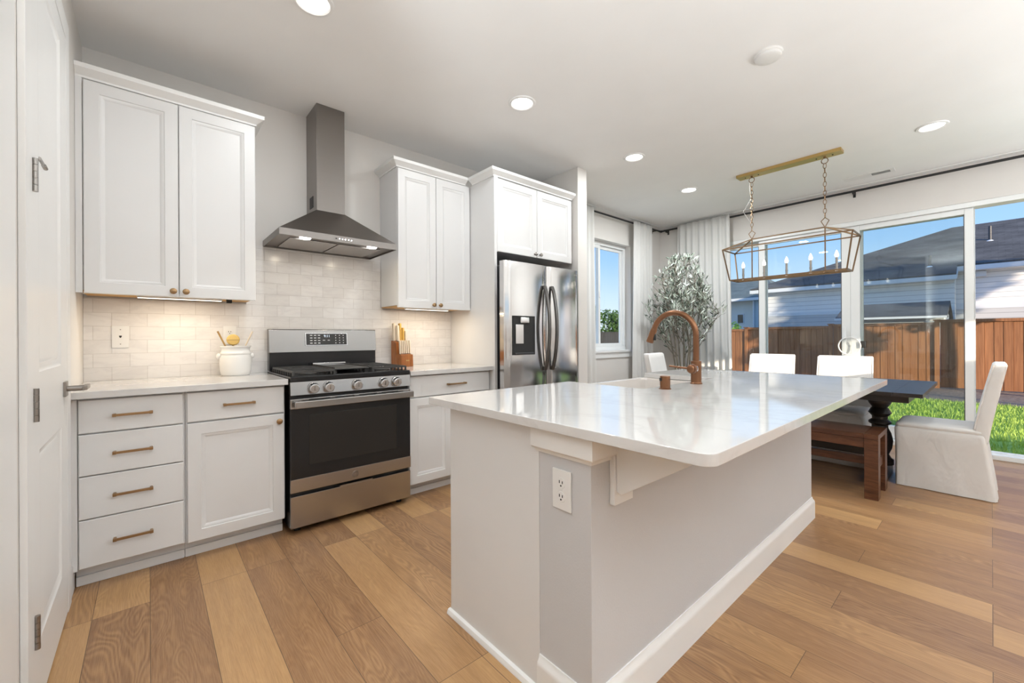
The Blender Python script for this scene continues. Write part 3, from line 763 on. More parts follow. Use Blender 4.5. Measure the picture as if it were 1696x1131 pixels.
# ================================================================ FRIDGE
t = thing('refrigerator', 'stainless steel side-by-side fridge with water dispenser', 'refrigerator', (0, 0, 0))
FX0, FX1, FY = 2.182, 3.086, 2.505
FX0, FX1 = 2.10, 3.002
FX0 += .012; FX1 += .008
split = 2.59
MB().box(FX0 + .075, FX1 - .01, FY + .075, W - .05, .03, 1.752, .006).build('body', 'darkgrey', t)
MB().box(FX0 + .075, FX0 + .16, FY + .078, FY + .16, 1.752, 1.775, .004).build('hinge_cover', 'darkgrey', t)
def fdoor(x0, x1, name, cut=None):
    mb = MB()
    n = 14; prof = []
    for i in range(n + 1):
        u = i / n; x = x0 + (x1 - x0) * u
        e = min(u, 1 - u) * (x1 - x0)
        y = FY + .008 * (2 * u - 1) ** 2 + (max(0, .012 - e) * 1.0 if e < .012 else 0)
        prof.append((x, y))
    zs = [.055, 1.768]
    rings = []
    for z in zs:
        rings.append([(x, y, z) for x, y in prof] + [(x1, FY + .07, z), (x0, FY + .07, z)])
    mb.loft(rings)
    return mb.build(name, 'fridge', t, smooth=40)
dl = fdoor(FX0, split - .003, 'freezer_door')
drr = fdoor(split + .003, FX1, 'fridge_door')
def bowhandle(x, par):
    pts = []; z0, z1 = .885, 1.585
    for i in range(25):
        u = i / 24; z = z0 + (z1 - z0) * u
        pts.append((x, FY - .012 - .052 * math.sin(PI * u) ** .75, z))
    mb = MB().tube(pts, .0155, 14)
    mb.box(x - .013, x + .013, FY - .020, FY + .002, z0 - .012, z0 + .022, .004).box(x - .013, x + .013, FY - .020, FY + .002, z1 - .022, z1 + .012, .004)
    return mb.build('handle', 'darksteel', par)
bowhandle(split - .045, dl); bowhandle(split + .045, drr)
dx0, dx1, dz0, dz1 = 2.195, 2.425, 1.02, 1.325
ds = MB().panel(dx0 - .006, dx1 + .006, dz0 - .006, dz1 + .006, FY - .004, [(0, .0), (.006, 0), (.008, .004)], .012).build('dispenser', 'blackmatte', dl)
MB().box(dx0 + .07, dx0 + .165, FY - .016, FY + .0, dz1 - .055, dz1 - .004, .008).build('dispenser_spout', 'chrome', ds)
MB().box(dx0 + .020, dx0 + .105, FY - .0075, FY - .002, dz0 + .085, dz1 - .065, .002).build('dispenser_paddle', 'chrome', ds)
MB().box(dx0 + .01, dx1 - .01, FY - .012, FY - .002, dz0, dz0 + .012, .002).build('drip_tray', 'darkgrey', ds)
MB().box(2.945, 2.985, FY + .003, FY + .0075, 1.722, 1.728).build('badge', 'nickel', drr)

# ================================================================ WALL PLATES
def duplex(name, label, loc, rz, group=None):
    t = thing(name, label, 'outlet', loc, rz, group)
    MB().box(-.037, .037, -.006, 0, -.061, .061, .002).build('cover_plate', 'plate', t)
    for dz in (-.021, .021):
        s = MB().lathe([(0, .0015), (.0155, .0015), (.017, 0)], n=28, mtx=Matrix.Translation((0, -.006, dz)) @ Matrix.Rotation(PI / 2, 4, 'X')).build('socket', 'plate', t)
        MB().box(-.0075, -.0045, -.0082, -.0074, dz - .001, dz + .008).box(.0045, .0075, -.0082, -.0074, dz - .001, dz + .007).cyl((0, -.0082, dz - .008), (0, -.0074, dz - .008), .0028, n=12).build('slots', 'blackmatte', s)
    MB().cyl((0, -.0075, 0), (0, -.006, 0), .003, n=12).build('screw', 'plate', t)
    return t
duplex('wall_outlet', 'white outlet on the backsplash partly hidden behind the crock', (.405, W - .0105, 1.180), 0)
duplex('wall_outlet', 'white outlet on the near end post of the island', (.954, .864, .692), -PI / 2)
t = thing('wall_jack', 'white wall plate with one dark jack at the left of the backsplash', 'wall plate', (-.125, W - .0105, 1.172))
MB().box(-.037, .037, -.006, 0, -.064, .064, .002).build('cover_plate', 'plate', t)
MB().box(-.006, .006, -.0075, -.005, .000, .007, .001).cyl((0, -.0075, -.002), (0, -.005, -.002), .004, n=16).build('jack', 'blackmatte', t)
for dz in (-.042, .042): MB().cyl((0, -.0075, dz), (0, -.006, dz), .003, n=12).build('screw', 'nickel', t)

# ================================================================ COUNTER OBJECTS
cx_, cy_ = .425, 3.228
t = thing('utensil_crock', 'squat white ribbed crock with two handles left of the range', 'crock', (cx_, cy_, .9215))
MB().lathe([(0, 0), (.074, 0), (.080, .006), (.086, .03), (.089, .08), (.088, .115), (.083, .128), (.0825, .134), (.086, .138), (.086, .146), (.081, .152), (.077, .165), (.081, .178), (.086, .184), (.086, .190), (.078, .190), (.072, .175), (.074, .12), (.074, .02), (0, .012)], n=48).build('body', 'porcelain', t)
mb = MB()
for s in (-1, 1): mb.sphere((s * .090, 0, .125), .016, 14, (1, 1.2, 1.2))
mb.build('handle', 'porcelain', t)
def stick(dx, dy, lean, label, m):
    o = MB().tube([(0, 0, 0), (lean * .35, 0, .13), (lean, 0, .27)], [.004, .004, .0055], 10).build('wooden_stick', m, None, loc=(cx_ + dx, cy_ + dy, .9355))
    return tag(o, label, 'kitchen utensil')
stick(-.004, 0, -.092, 'thin dark wooden stick leaning left out of the white crock', 'brush')
stick(.004, .005, .092, 'thin pale wooden stick leaning right out of the white crock', 'handlewood')
t = thing('scrub_brush', 'round yellow scrubber standing up in the white crock', 'kitchen utensil', (cx_ - .012, cy_ + .01, .9355))
MB().cyl((0, 0, 0), (0, 0, .18), .006).build('handle', 'brush', t)
MB().lathe([(0, .012), (.030, .012), (.036, .006), (.036, -.006), (.030, -.012), (0, -.012)], n=32, mtx=Matrix.Translation((0, 0, .215)) @ Matrix.Rotation(PI / 2, 4, 'X')).build('pad', 'yellow', t)
MB().box(-.035, .035, -.0128, .0128, .2125, .2155).build('band', 'brush', t)

# knife block: slanted block, low front step for six steak knives
kb = (1.585, 3.205, .9215); krz = R(6)
t = thing('knife_block', 'orange-brown wooden knife block right of the range', 'knife block', kb, krz)
MB().prism([(-.055, .085, 0), (-.055, -.010, 0), (-.055, .010, .200), (-.055, .085, .213)][::-1], (.11, 0, 0), .003).build('block', 'acacia', t)
MB().prism([(-.055, -.011, 0), (-.055, -.075, 0), (-.055, -.070, .098), (-.055, -.003, .105)], (.11, 0, 0), .003).build('steak_step', 'acacia', t)
MB().box(-.015, .015, -.0765, -.0735, .045, .055, .0005).build('maker_mark', 'brush', t)
Rk = Matrix.Rotation(krz, 4, 'Z')
def knife(lx, ly, lz, hl, wd, th, lean, label, group, m):
    t = thing('knife', label, 'knife', Vector(kb) + (Rk @ Vector((lx, ly, lz))), krz, group)
    T = Matrix.Rotation(lean, 4, 'X')
    MB().box(-th / 2, th / 2, -wd / 2, wd / 2, .001, hl, min(th, wd) * .35, 3, mtx=T).build('handle', m, t)
    MB().box(-.0012, .0012, -wd * .38, wd * .38, -.05, .0012, mtx=T).build('blade', 'chrome', t)
    return t
big = [(-.040, .060, .208, .150, .030, .022, 'handlewood', 'tall pale knife handle at the left back of the knife block'),
       (-.020, .035, .205, .135, .032, .022, 'handlewood', 'broad pale knife handle just right of the leftmost one in the block'),
       (.000, .055, .208, .090, .020, .016, 'handlegold', 'short golden knife handle in the middle of the block'),
       (.018, .060, .209, .150, .030, .020, 'handlegold', 'tallest golden knife handle in the block'),
       (.036, .045, .206, .115, .026, .018, 'handlegold', 'golden knife handle right of the tallest one'),
       (.049, .030, .204, .090, .024, .012, 'handlewood', 'speckled handle at the right end of the block top')]
for lx, ly, lz, hl, wd, th, m, lab in big: knife(lx, ly, lz, hl, wd, th, R(-4), lab, 'knives in the block top', m)
for k in range(6):
    knife(-.045 + k * .018, -.038, .1035, .112, .018, .012, R(-4), 'cream steak knife, %s of the front row of the knife block' % ('leftmost', 'second from left', 'third from left', 'third from right', 'second from right', 'rightmost')[k], 'steak knives in the front step', 'handlewood')

# ================================================================ ISLAND
IX0, IX1, IY0, IY1 = .955, 3.178, .755, 1.50
t = thing('kitchen_island', 'white and grey kitchen island carrying the quartz top and sink', 'island', (0, 0, 0))
MB().box(IX0 + .006, IX1 - .006, IY0 + .212, IY1, .0, .60).box(IX0 + .006, 1.79, IY0 + .212, IY1, .60, .873).box(2.63, IX1 - .006, IY0 + .212, IY1, .60, .873).box(1.79, 2.63, IY0 + .212, 1.09, .60, .873).build('cabinet_body', 'cab', t)
MB().box(IX0, IX0 + .006, IY0 + .212, IY1 - .004, .0, .873, .001).build('end_panel', 'cab', t)
MB().box(IX0, IX1, IY0, IY0 + .211, 0, .873, .002).build('half_wall', 'islandwall', t)
bbp = [(0, 0), (.015, 0), (.015, .100), (.012, .112), (.006, .120), (.004, .132), (0, .132)]
rings = []
for (x, y, nx, ny) in ((IX0, IY0 + .211, -1, 0), (IX0, IY0, -1, -1), (IX1, IY0, 1, -1), (IX1, IY0 + .211, 1, 0)):
    rings.append([(x + nx * o, y + ny * o, z) for o, z in bbp])
MB().loft(rings).build('baseboard', 'trim', t)
MB().prism([(IX0, IY0 + .226, 0), (IX0 - .016, IY0 + .226, 0), (IX0 - .016, IY0 + .226, .006), (IX0 - .011, IY0 + .226, .018), (IX0, IY0 + .226, .022)], (0, IY1 - IY0 - .222, 0)).build('shoe_moulding', 'trim', t)
cp = [(0, 0), (.006, 0), (.008, .010), (.018, .014), (.022, .020), (.022, .082), (0, .082)]
rings = []
for (x, y, nx, ny) in ((IX0, IY0 + .222, -1, 1), (IX0, IY0, -1, -1), (IX0 + .085, IY0, 1, -1)):
    rings.append([(x + nx * o, y + ny * o * (1 if ny < 0 else .3), .791 + z) for o, z in cp])
MB().loft(rings).build('post_capital', 'trim', t)
cb = MB().box(1.042, 1.140, IY0 - .018, IY0 - .0005, .655, .873, .002).build('corbel', 'trim', t)
MB().prism([(1.052, IY0 - .018, .695), (1.052, IY0 - .035, .690), (1.052, IY0 - .26, .835), (1.052, IY0 - .26, .873), (1.052, IY0 - .018, .873)], (.070, 0, 0), .002).build('corbel_arm', 'trim', cb)
cb2 = cb.copy(); C.objects.link(cb2); cb2.parent = t; cb2.location = (1.85, 0, 0)
ca2 = cb.children[0].copy(); C.objects.link(ca2); ca2.parent = cb2
# top with farmhouse-sink notch at the kitchen side
TX0_, TX1_, TY0_, TY1_ = .906, 3.226, .392, 1.590
SX0, SX1, SYF = 1.816, 2.606, 1.112
def arc(cx, cy, r, a0, a1, n=6): return [(cx + r * math.cos(R(a0 + (a1 - a0) * i / n)), cy + r * math.sin(R(a0 + (a1 - a0) * i / n))) for i in range(n + 1)]
r_ = .038
pl = arc(TX0_ + r_, TY0_ + r_, r_, 180, 270) + arc(TX1_ - r_, TY0_ + r_, r_, 270, 360) + arc(TX1_ - .006, TY1_ - .006, .006, 0, 90, 2) + [(SX1, TY1_)] + \
     [(SX1, SYF + .025)] + arc(SX1 - .025, SYF + .025, .025, 0, -90)[1:] + arc(SX0 + .025, SYF + .025, .025, -90, -180) + [(SX0, TY1_)] + arc(TX0_ + .006, TY1_ - .006, .006, 90, 180, 2)
b = bmesh.new(); vv = [b.verts.new((x, y, .874)) for x, y in pl]; f = b.faces.new(vv)
rr_ = bmesh.ops.extrude_face_region(b, geom=[f]); up = [e for e in rr_['geom'] if isinstance(e, bmesh.types.BMVert)]
bmesh.ops.translate(b, vec=(0, 0, .030), verts=up); bmesh.ops.recalc_face_normals(b, faces=b.faces[:])
ed = [e for e in b.edges if abs(e.verts[0].co.z - e.verts[1].co.z) < 1e-5]
bmesh.ops.bevel(b, geom=ed, offset=.003, segments=2, affect='EDGES', profile=.5)
mb = MB(); mb._merge(b)
tag(mb.build('countertop', 'quartz'), 'large white quartz island countertop with rounded corners', 'countertop')
# sink
t = thing('farmhouse_sink', 'white apron-front sink set into the island top', 'sink', (0, 0, 0))
def rr(x0, x1, y0, y1, r, z):
    return [(x, y, z) for x, y in arc(x0 + r, y0 + r, r, 180, 270, 5) + arc(x1 - r, y0 + r, r, 270, 360, 5) + arc(x1 - r, y1 - r, r, 0, 90, 5) + arc(x0 + r, y1 - r, r, 90, 180, 5)]
ox0, ox1, oy0, oy1 = SX0 - .008, SX1 + .008, SYF - .008, 1.622
MB().loft([rr(ox0, ox1, oy0, oy1, .02, .64), rr(ox0, ox1, oy0, oy1, .02, .866), rr(ox0 + .004, ox1 - .004, oy0 + .004, oy1 - .004, .02, .8715),
           rr(ox0 + .020, ox1 - .020, oy0 + .022, oy1 - .026, .03, .8715), rr(ox0 + .026, ox1 - .026, oy0 + .028, oy1 - .032, .04, .862),
           rr(ox0 + .030, ox1 - .030, oy0 + .032, oy1 - .036, .05, .68), rr(ox0 + .06, ox1 - .06, oy0 + .06, oy1 - .066, .05, .662)]).build('basin', 'sinkware', t)
MB().lathe([(0, .003), (.03, .003), (.042, .001), (.042, 0), (0, 0)], ((SX0 + SX1) / 2, 1.35, .662), 28).build('drain', 'nickel', t)
# faucet
fx, fy = 2.217, 1.042
t = thing('kitchen_faucet', 'copper-bronze gooseneck pull-down faucet behind the island sink', 'faucet', (fx, fy, .904))
MB().lathe([(0, 0), (.031, 0), (.031, .004), (.028, .007), (.0265, .010), (.0265, .119), (.0255, .122), (.0165, .123), (0, .123)], n=36).build('body', 'bronze', t)
Ra = .125
pts = [(0, 0, .122), (0, 0, .20), (0, 0, .262)]
for i in range(1, 25):
    a = PI * i / 24 * .90
    pts.append((0, Ra - Ra * math.cos(a), .262 + Ra * math.sin(a)))
MB().tube(pts, .0155, 18).build('gooseneck', 'bronze', t)
p1 = Vector(pts[-1]); dd = (Vector(pts[-1]) - Vector(pts[-2])).normalized()
sh = MB().tube([p1, p1 + dd * .006, p1 + dd * .012, p1 + dd * .085], [.0155, .0175, .0185, .0205], 20).build('spray_head', 'bronze', t)
q = p1 + dd * .03
MB().box(-.007, .007, -.026, -.012, -.022, .022, .003, mtx=Matrix.Translation(p1 + dd * .05)).build('spray_button', 'blackmatte', sh)
hb = MB().cyl((-.02, 0, .082), (-.058, 0, .082), .0235, n=28).sphere((-.062, 0, .082), .022, 20, (.5, 1, 1)).build('handle_hub', 'bronze', t)
MB().cyl((-.0265, 0, .082), (-.036, 0, .082), .0245, n=28).build('hub_ring', 'chrome', hb)
MB().tube([(-.062, .01, .084), (-.066, .06, .088), (-.070, .115, .093)], [.006, .0055, .005], 12).build('lever', 'bronze', hb)
t = thing('air_gap', 'small copper-bronze cylinder beside the island faucet', 'faucet fitting', (1.89, 1.041, .904))
MB().lathe([(0, 0), (.029, 0), (.029, .003), (.024, .005), (.024, .060), (.022, .063), (0, .063)], n=32).build('cap', 'bronze', t)
MB().box(-.026, -.016, .004, .016, .040, .054, .001).build('notch', 'blackmatte', t)

# ================================================================ CHAIRS
def rrect(hx, y0, y1, r, z, n=5, fold=0, ph=0):
    out = []
    for (cx, cy, a0) in ((-hx + r, y0 + r, 180), (hx - r, y0 + r, 270), (hx - r, y1 - r, 0), (-hx + r, y1 - r, 90)):
        for i in range(n + 1):
            a = R(a0 + 90 * i / n); out.append(Vector((cx + r * math.cos(a), cy + r * math.sin(a), z)))
    # subdivide straight runs for folds
    res = []
    m_ = len(out)
    for i in range(m_):
        p, q_ = out[i], out[(i + 1) % m_]; res.append(p)
        k = 10 if (q_ - p).length > .1 else 0
        for j in range(1, k): res.append(p.lerp(q_, j / k))
    c = Vector((0, (y0 + y1) / 2, z))
    o2 = []
    for i, p in enumerate(res):
        d = (p - c).normalized(); s = fold * (math.sin(i * .9 + ph) * .6 + math.sin(i * 2.3 + ph * 2.1 + z * 6) * .4)
        o2.append(tuple(p + d * s))
    return o2
def build_chair(label, loc, rz):
    t = thing('dining_chair', label, 'chair', loc, rz, 'slipcovered chairs around the dining table')
    # skirt: front at +y
    hx = .232
    lv = [(.004, hx + .012, -.262, .264, .006), (.06, hx + .010, -.256, .264, .006), (.16, hx + .006, -.243, .263, .005), (.28, hx + .002, -.228, .264, .004), (.38, hx, -.216, .266, .002), (.43, hx, -.212, .268, .001), (.448, hx - .006, -.210, .264, 0), (.456, hx - .02, -.205, .25, 0)]
    MB().loft([rrect(h, a, b_, .028, z, 5, f_, 1.3) for z, h, a, b_, f_ in lv]).build('seat_skirt', 'slip', t, smooth=60)
    lv = [(.445, hx - .012, -.20, .25), (.460, hx - .004, -.20, .262), (.474, hx - .006, -.20, .258), (.486, hx - .03, -.20, .225), (.490, hx - .10, -.20, .15)]
    MB().loft([rrect(h, a, b_, .03, z, 5, 0) for z, h, a, b_ in lv]).build('seat_cushion', 'slip', t, smooth=60)
    # back: sections from seat level up, leaning back
    bk = []
    for i in range(13):
        u = i / 12; z = .40 + u * .545
        yf = -.135 - .104 * u ** 1.15; yr = -.222 - .012 * math.sin(u * PI * .9) - .084 * u ** 1.6
        h = .222 - .006 * u
        bk.append((z, h, yr, yf))
    bk += [(.956, .208, -.300, -.252), ]
    ring = [rrect(h, a, b_, .024 if i < 13 else .012, z, 5, 0) for i, (z, h, a, b_) in enumerate(bk)]
    MB().loft(ring).build('backrest', 'slip', t, smooth=60)
    for s in (-1, 1):
        MB().tube([(s * (h - .003), b_ - .006, z) for z, h, a, b_ in bk[2:13]] , .0045, 8).build('piping', 'slip', t)
    return t
ch1 = build_chair('white slipcovered chair at the right end of the table, seen from the side', (4.625, .236, 0), 0)
dup(ch1, (4.935, .955, 0), PI / 2, 'white slipcovered chair on the patio side, nearer the right end of the table')
dup(ch1, (4.955, 1.600, 0), PI / 2, 'white slipcovered chair on the patio side, left of the other one')
dup(ch1, (4.64, 2.415, 0), PI + R(6), 'white slipcovered chair at the far table end, below the olive tree')

# ================================================================ TABLE AND BENCH
tx0, tx1, ty0, ty1 = 3.91, 5.08, .303, 2.275
t = thing('dining_table', 'dark stained wooden trestle dining table', 'table', (0, 0, 0))
mb = MB()
for k in range(6):
    a = tx0 + (tx1 - tx0) * k / 6; b_ = tx0 + (tx1 - tx0) * (k + 1) / 6
    mb.box(a, b_, ty0 + .155, ty1 - .155, .733, .760, .002)
mb.box(tx0, tx1, ty0, ty0 + .154, .733, .760, .002).box(tx0, tx1, ty1 - .154, ty1, .733, .760, .002)
mb.build('tabletop', 'tablewood', t)
MB().box(tx0 + .07, tx1 - .07, ty0 + .075, ty1 - .075, .683, .733, .003).build('apron', 'tablewood', t)
prof = [(0, .12), (.085, .12), (.085, .16), (.07, .17), (.055, .20), (.075, .25), (.082, .31), (.070, .37), (.052, .41), (.052, .43), (.072, .445), (.072, .46), (.050, .48), (.050, .50), (.074, .53), (.060, .56), (.048, .575), (.066, .60), (.075, .62), (.075, .683), (0, .683)]
for yy in (.60, ty1 - .30):
    p = MB().lathe(prof, ((tx0 + tx1) / 2, yy, 0), 32).build('pedestal', 'tablewood', t)
    MB().prism([(tx0 + .33, yy - .05, 0), (tx0 + .33, yy - .05, .05), (tx0 + .46, yy - .05, .12), (tx1 - .46, yy - .05, .12), (tx1 - .33, yy - .05, .05), (tx1 - .33, yy - .05, 0)], (0, .10, 0), .004).build('foot', 'tablewood', p)
MB().box((tx0 + tx1) / 2 - .03, (tx0 + tx1) / 2 + .03, .66, ty1 - .36, .17, .24, .003).build('stretcher', 'tablewood', t)
bx0, bx1, by0, by1, bz = 3.832, 4.205, .520, 2.02, .459
t = thing('bench', 'brown wooden dining bench with thick square legs', 'bench', (0, 0, 0))
MB().box(bx0 + .004, bx1 - .004, by0 + .079, by1 - .079, bz - .035, bz, .004).build('seat', 'benchwood', t)
MB().box(bx0 + .008, bx0 + .035, by0 + .079, by1 - .079, bz - .10, bz - .035, .002).box(bx1 - .035, bx1 - .008, by0 + .079, by1 - .079, bz - .10, bz - .035, .002).build('apron', 'benchwood', t)
for yy in (by0, by1 - .078):
    for xx in (bx0, bx1 - .085): MB().box(xx, xx + .085, yy, yy + .078, 0, bz - .0355, .003).build('leg', 'benchwood', t)
    MB().box(bx0, bx1, yy, yy + .078, bz - .035, bz + .001, .003).build('seat_end', 'benchwood', t)
    MB().box(bx0 + .086, bx1 - .086, yy + .015, yy + .06, .20, .265, .002).build('rail', 'benchwood', t)
MB().box((bx0 + bx1) / 2 - .025, (bx0 + bx1) / 2 + .025, by0 + .06, by1 - .06, .205, .262, .003).build('stretcher', 'benchwood', t)

# ================================================================ CHANDELIER
cxh, cyh = 4.60, 1.283
t = thing('lantern_chandelier', 'long open-frame lantern chandelier with five lit candles over the table', 'chandelier', (cxh, cyh, 0))
MB().box(-.055, .055, -.43, .43, ZC - .030, ZC - .0005, .003).build('ceiling_plate', 'gold', t)
for yy in (-.36, -.24, .24, .36): MB().cyl((0, yy, ZC - .034), (0, yy, ZC - .030), .006, n=12).build('screw', 'blackmatte', t)
hy = .302
def ring_pts(c, r, axis, n=20, sx=1.0):
    o = []
    for i in range(n):
        a = 2 * PI * i / n; u, v = r * math.cos(a) * sx, r * math.sin(a)
        o.append((c[0] + (u if axis == 'x' else 0), c[1] + (u if axis == 'y' else 0), c[2] + v))
    return o
ztop = 2.135
for s in (-1, 1):
    MB().cyl((0, s * hy, ZC - .045), (0, s * hy, ZC - .030), .010, n=14).tube(ring_pts((0, s * hy, ZC - .068), .025, 'y'), .0036, 8, closed=True).build('ring', 'agedbronze', t)
    z = ZC - .092; k = 0; mb = MB()
    while z > ztop + .105:
        mb.tube(ring_pts((0, s * hy, z - .022), .024, 'x' if k % 2 else 'y', 16, .5), .0026, 6, closed=True); z -= .0405; k += 1
    mb.build('chain', 'agedbronze', t)
    zz = z - .0
    d4 = [(0, s * hy, zz), (0, s * hy + .030, zz - .030), (0, s * hy, ztop), (0, s * hy - .030, zz - .030)]
    mb = MB()
    for i in range(4): mb.bar(d4[i], d4[(i + 1) % 4], .006)
    mb.build('hanging_link', 'agedbronze', t)
a_, b_, zu = .158, .525, 2.040
al, bl, zb = .108, .476, 1.728
mb = MB(); wbar = .0105
U4 = [(-a_, -b_, zu), (a_, -b_, zu), (a_, b_, zu), (-a_, b_, zu)]; B4 = [(-al, -bl, zb), (al, -bl, zb), (al, bl, zb), (-al, bl, zb)]
for i in range(4):
    j = (i + 1) % 4
    mb.bar(U4[i], U4[j], wbar).bar(B4[i], B4[j], wbar).bar(U4[i], B4[i], wbar)
mb.bar((0, -hy, ztop), (0, hy, ztop), wbar)
for i, s in ((0, -1), (1, -1), (2, 1), (3, 1)): mb.bar(U4[i], (0, s * hy, ztop), wbar)
mb.build('frame', 'agedbronze', t)
mb = MB().bar((0, -bl, zb), (0, bl, zb), .014)
for s in (-1, 1): mb.bar((0, s * hy, zb), (0, s * hy, ztop), .009).cyl((0, s * hy, zb - .004), (0, s * hy, zb + .012), .016, .008, 16)
mb.build('centre_bar', 'agedbronze', t)
for k in range(5):
    yy = -.385 + k * .1925
    cn = MB().cyl((0, yy, zb), (0, yy, zb + .012), .014, .010, 14).cyl((0, yy, zb + .01), (0, yy, zb + .125), .0095, n=14).cyl((0, yy, zb + .05), (0, yy, zb + .056), .013, n=14).build('candle', 'nickel', t)
    MB().lathe([(0, .062), (.003, .058), (.010, .040), (.0155, .022), (.014, .008), (.009, 0), (0, 0)], (0, yy, zb + .126), 18).build('bulb', 'bulb', cn)
MB().tube([(0, hy + .01, ZC - .03), (.03, hy + .03, 2.66), (.005, hy + .005, 2.55), (-.03, hy + .07, 2.42), (.0, hy + .008, 2.30)], .0018, 6).build('cord', 'plate', t)

# ================================================================ CURTAINS AND RODS
def curtain(name, label, p0, p1, ztop_, zbot, waves, amp, normal, seed):
    rnd = random.Random(seed); p0, p1 = Vector(p0), Vector(p1); nrm = Vector(normal)
    nu, nz = waves * 12, 26; b = bmesh.new(); grid = []
    phs = [rnd.uniform(0, 6) for _ in range(4)]
    for j in range(nz + 1):
        v = j / nz; z = ztop_ + (zbot - ztop_) * v; row = []
        flare = 1 + .10 * v
        for i in range(nu + 1):
            u = i / nu
            um = .5 + (u - .5) * flare
            s = math.sin(2 * PI * waves * u + .5 * math.sin(3 * v + phs[0])) + .35 * math.sin(2 * PI * waves * .53 * u + phs[1] + v)
            a = amp * (.50 + .70 * v)
            p = p0.lerp(p1, um) + nrm * a * s; row.append(b.verts.new((p.x, p.y, z)))
        grid.append(row)
    for j in range(nz):
        for i in range(nu): b.faces.new((grid[j][i], grid[j][i + 1], grid[j + 1][i + 1], grid[j + 1][i]))
    mb = MB(); mb._merge(b); o = mb.build(name, 'curtain', None, smooth=80)
    md = o.modifiers.new('thick', 'SOLIDIFY'); md.thickness = .0016
    return tag(o, label, 'curtain', 'white linen curtains')
curtain('curtain', 'narrow white curtain edge between the stub wall and the window', (3.62, 3.226, 0), (4.165, 3.226, 0), 2.752, .02, 6, .022, (0, 1, 0), 1)
curtain('curtain', 'white curtain between the dining window and the corner', (5.035, 3.226, 0), (5.50, 3.226, 0), 2.752, .02, 6, .024, (0, 1, 0), 2)
curtain('curtain', 'wide white curtain bunched at the left of the patio door', (5.814, 3.00, 0), (5.814, 2.275, 0), 2.772, .02, 8, .026, (1, 0, 0), 3)
t = thing('curtain_rod', 'short black curtain rod above the dining window', 'curtain rod', (0, 0, 0))
MB().cyl((3.56, 3.262, 2.732), (5.775, 3.262, 2.732), .011, n=16).build('rod', 'blackmatte', t)
MB().cyl((5.775, 3.262, 2.732), (5.795, 3.262, 2.732), .014, n=16).build('finial', 'blackmatte', t)
for xx in (3.60, 5.70): MB().box(xx - .008, xx + .008, 3.262, W - .001, 2.722, 2.742, .002).box(xx - .012, xx + .012, W - .006, W - .001, 2.70, 2.764, .001).build('bracket', 'blackmatte', t)
t = thing('curtain_rod', 'long black curtain rod above the sliding patio door', 'curtain rod', (0, 0, 0))
MB().cyl((5.852, 3.265, 2.742), (5.852, -1.15, 2.742), .0125, n=16).build('rod', 'blackmatte', t)
MB().cyl((5.852, 3.265, 2.742), (5.852, 3.285, 2.742), .016, n=16).build('finial', 'blackmatte', t)
for yy in (3.20, .995, -1.1): MB().box(5.852, D - .001, yy - .008, yy + .008, 2.716, 2.733, .002).box(D - .006, D - .001, yy - .012, yy + .012, 2.69, 2.76, .001).build('bracket', 'blackmatte', t)

# clear disc and black block on the patio-door mullion
t = thing('acrylic_disc', 'round clear disc with frosted rim hanging on the patio door mullion', 'ornament', (D - .028, 1.042, 1.040))
rt = Matrix.Rotation(PI / 2, 4, 'Y')
MB().cyl((-.003, 0, 0), (.003, 0, 0), .094, n=48).build('disc', 'acrylic', t)
MB().tube([(0, .097 * math.cos(2 * PI * i / 48), .097 * math.sin(2 * PI * i / 48)) for i in range(48)], .0065, 8, closed=True).build('rim', 'plate', t)
MB().cyl((.004, 0, 0), (.028, 0, 0), .012, n=16).build('hook', 'acrylic', t)
tag(MB().box(D + .005, D + .029, .905, .952, 1.02, 1.095, .006).build('door_lock', 'blackmatte'), 'small black block on the patio door edge, right of the clear disc', 'lock')

# ================================================================ OLIVE TREE
t = thing('olive_tree', 'tall faux olive tree with grey-green leaves between the curtains', 'plant', (5.30, 2.66, 0))
rnd = random.Random(7)
MB().lathe([(0, 0), (.13, 0), (.15, .02), (.175, .30), (.185, .33), (.17, .33), (.155, .28), (0, .27)], n=36).build('pot', 'porcelain', t)
MB().lathe([(0, .285), (.10, .30), (.16, .285)], n=24).build('soil', 'bark', t)
stems = MB(); lf = bmesh.new()
def leaf(p, d, L_, wd):
    d = d.normalized(); side = d.cross(Vector((rnd.uniform(-1, 1), rnd.uniform(-1, 1), rnd.uniform(-.4, 1))))
    if side.length < 1e-3: return
    side.normalize(); nrm = d.cross(side)
    ps = [p, p + d * L_ * .3 + side * wd, p + d * L_ * .7 + side * wd * .8, p + d * L_ + nrm * L_ * .06, p + d * L_ * .7 - side * wd * .8, p + d * L_ * .3 - side * wd]
    mid1 = p + d * L_ * .35 - nrm * wd * .35; mid2 = p + d * L_ * .7 - nrm * wd * .3
    v = [lf.verts.new(x) for x in ps]; a = lf.verts.new(mid1); c = lf.verts.new(mid2)
    for q in ((v[0], v[1], a), (v[1], v[2], c, a), (v[2], v[3], c), (v[3], v[4], c), (v[4], v[5], a, c), (v[5], v[0], a)): lf.faces.new(q)
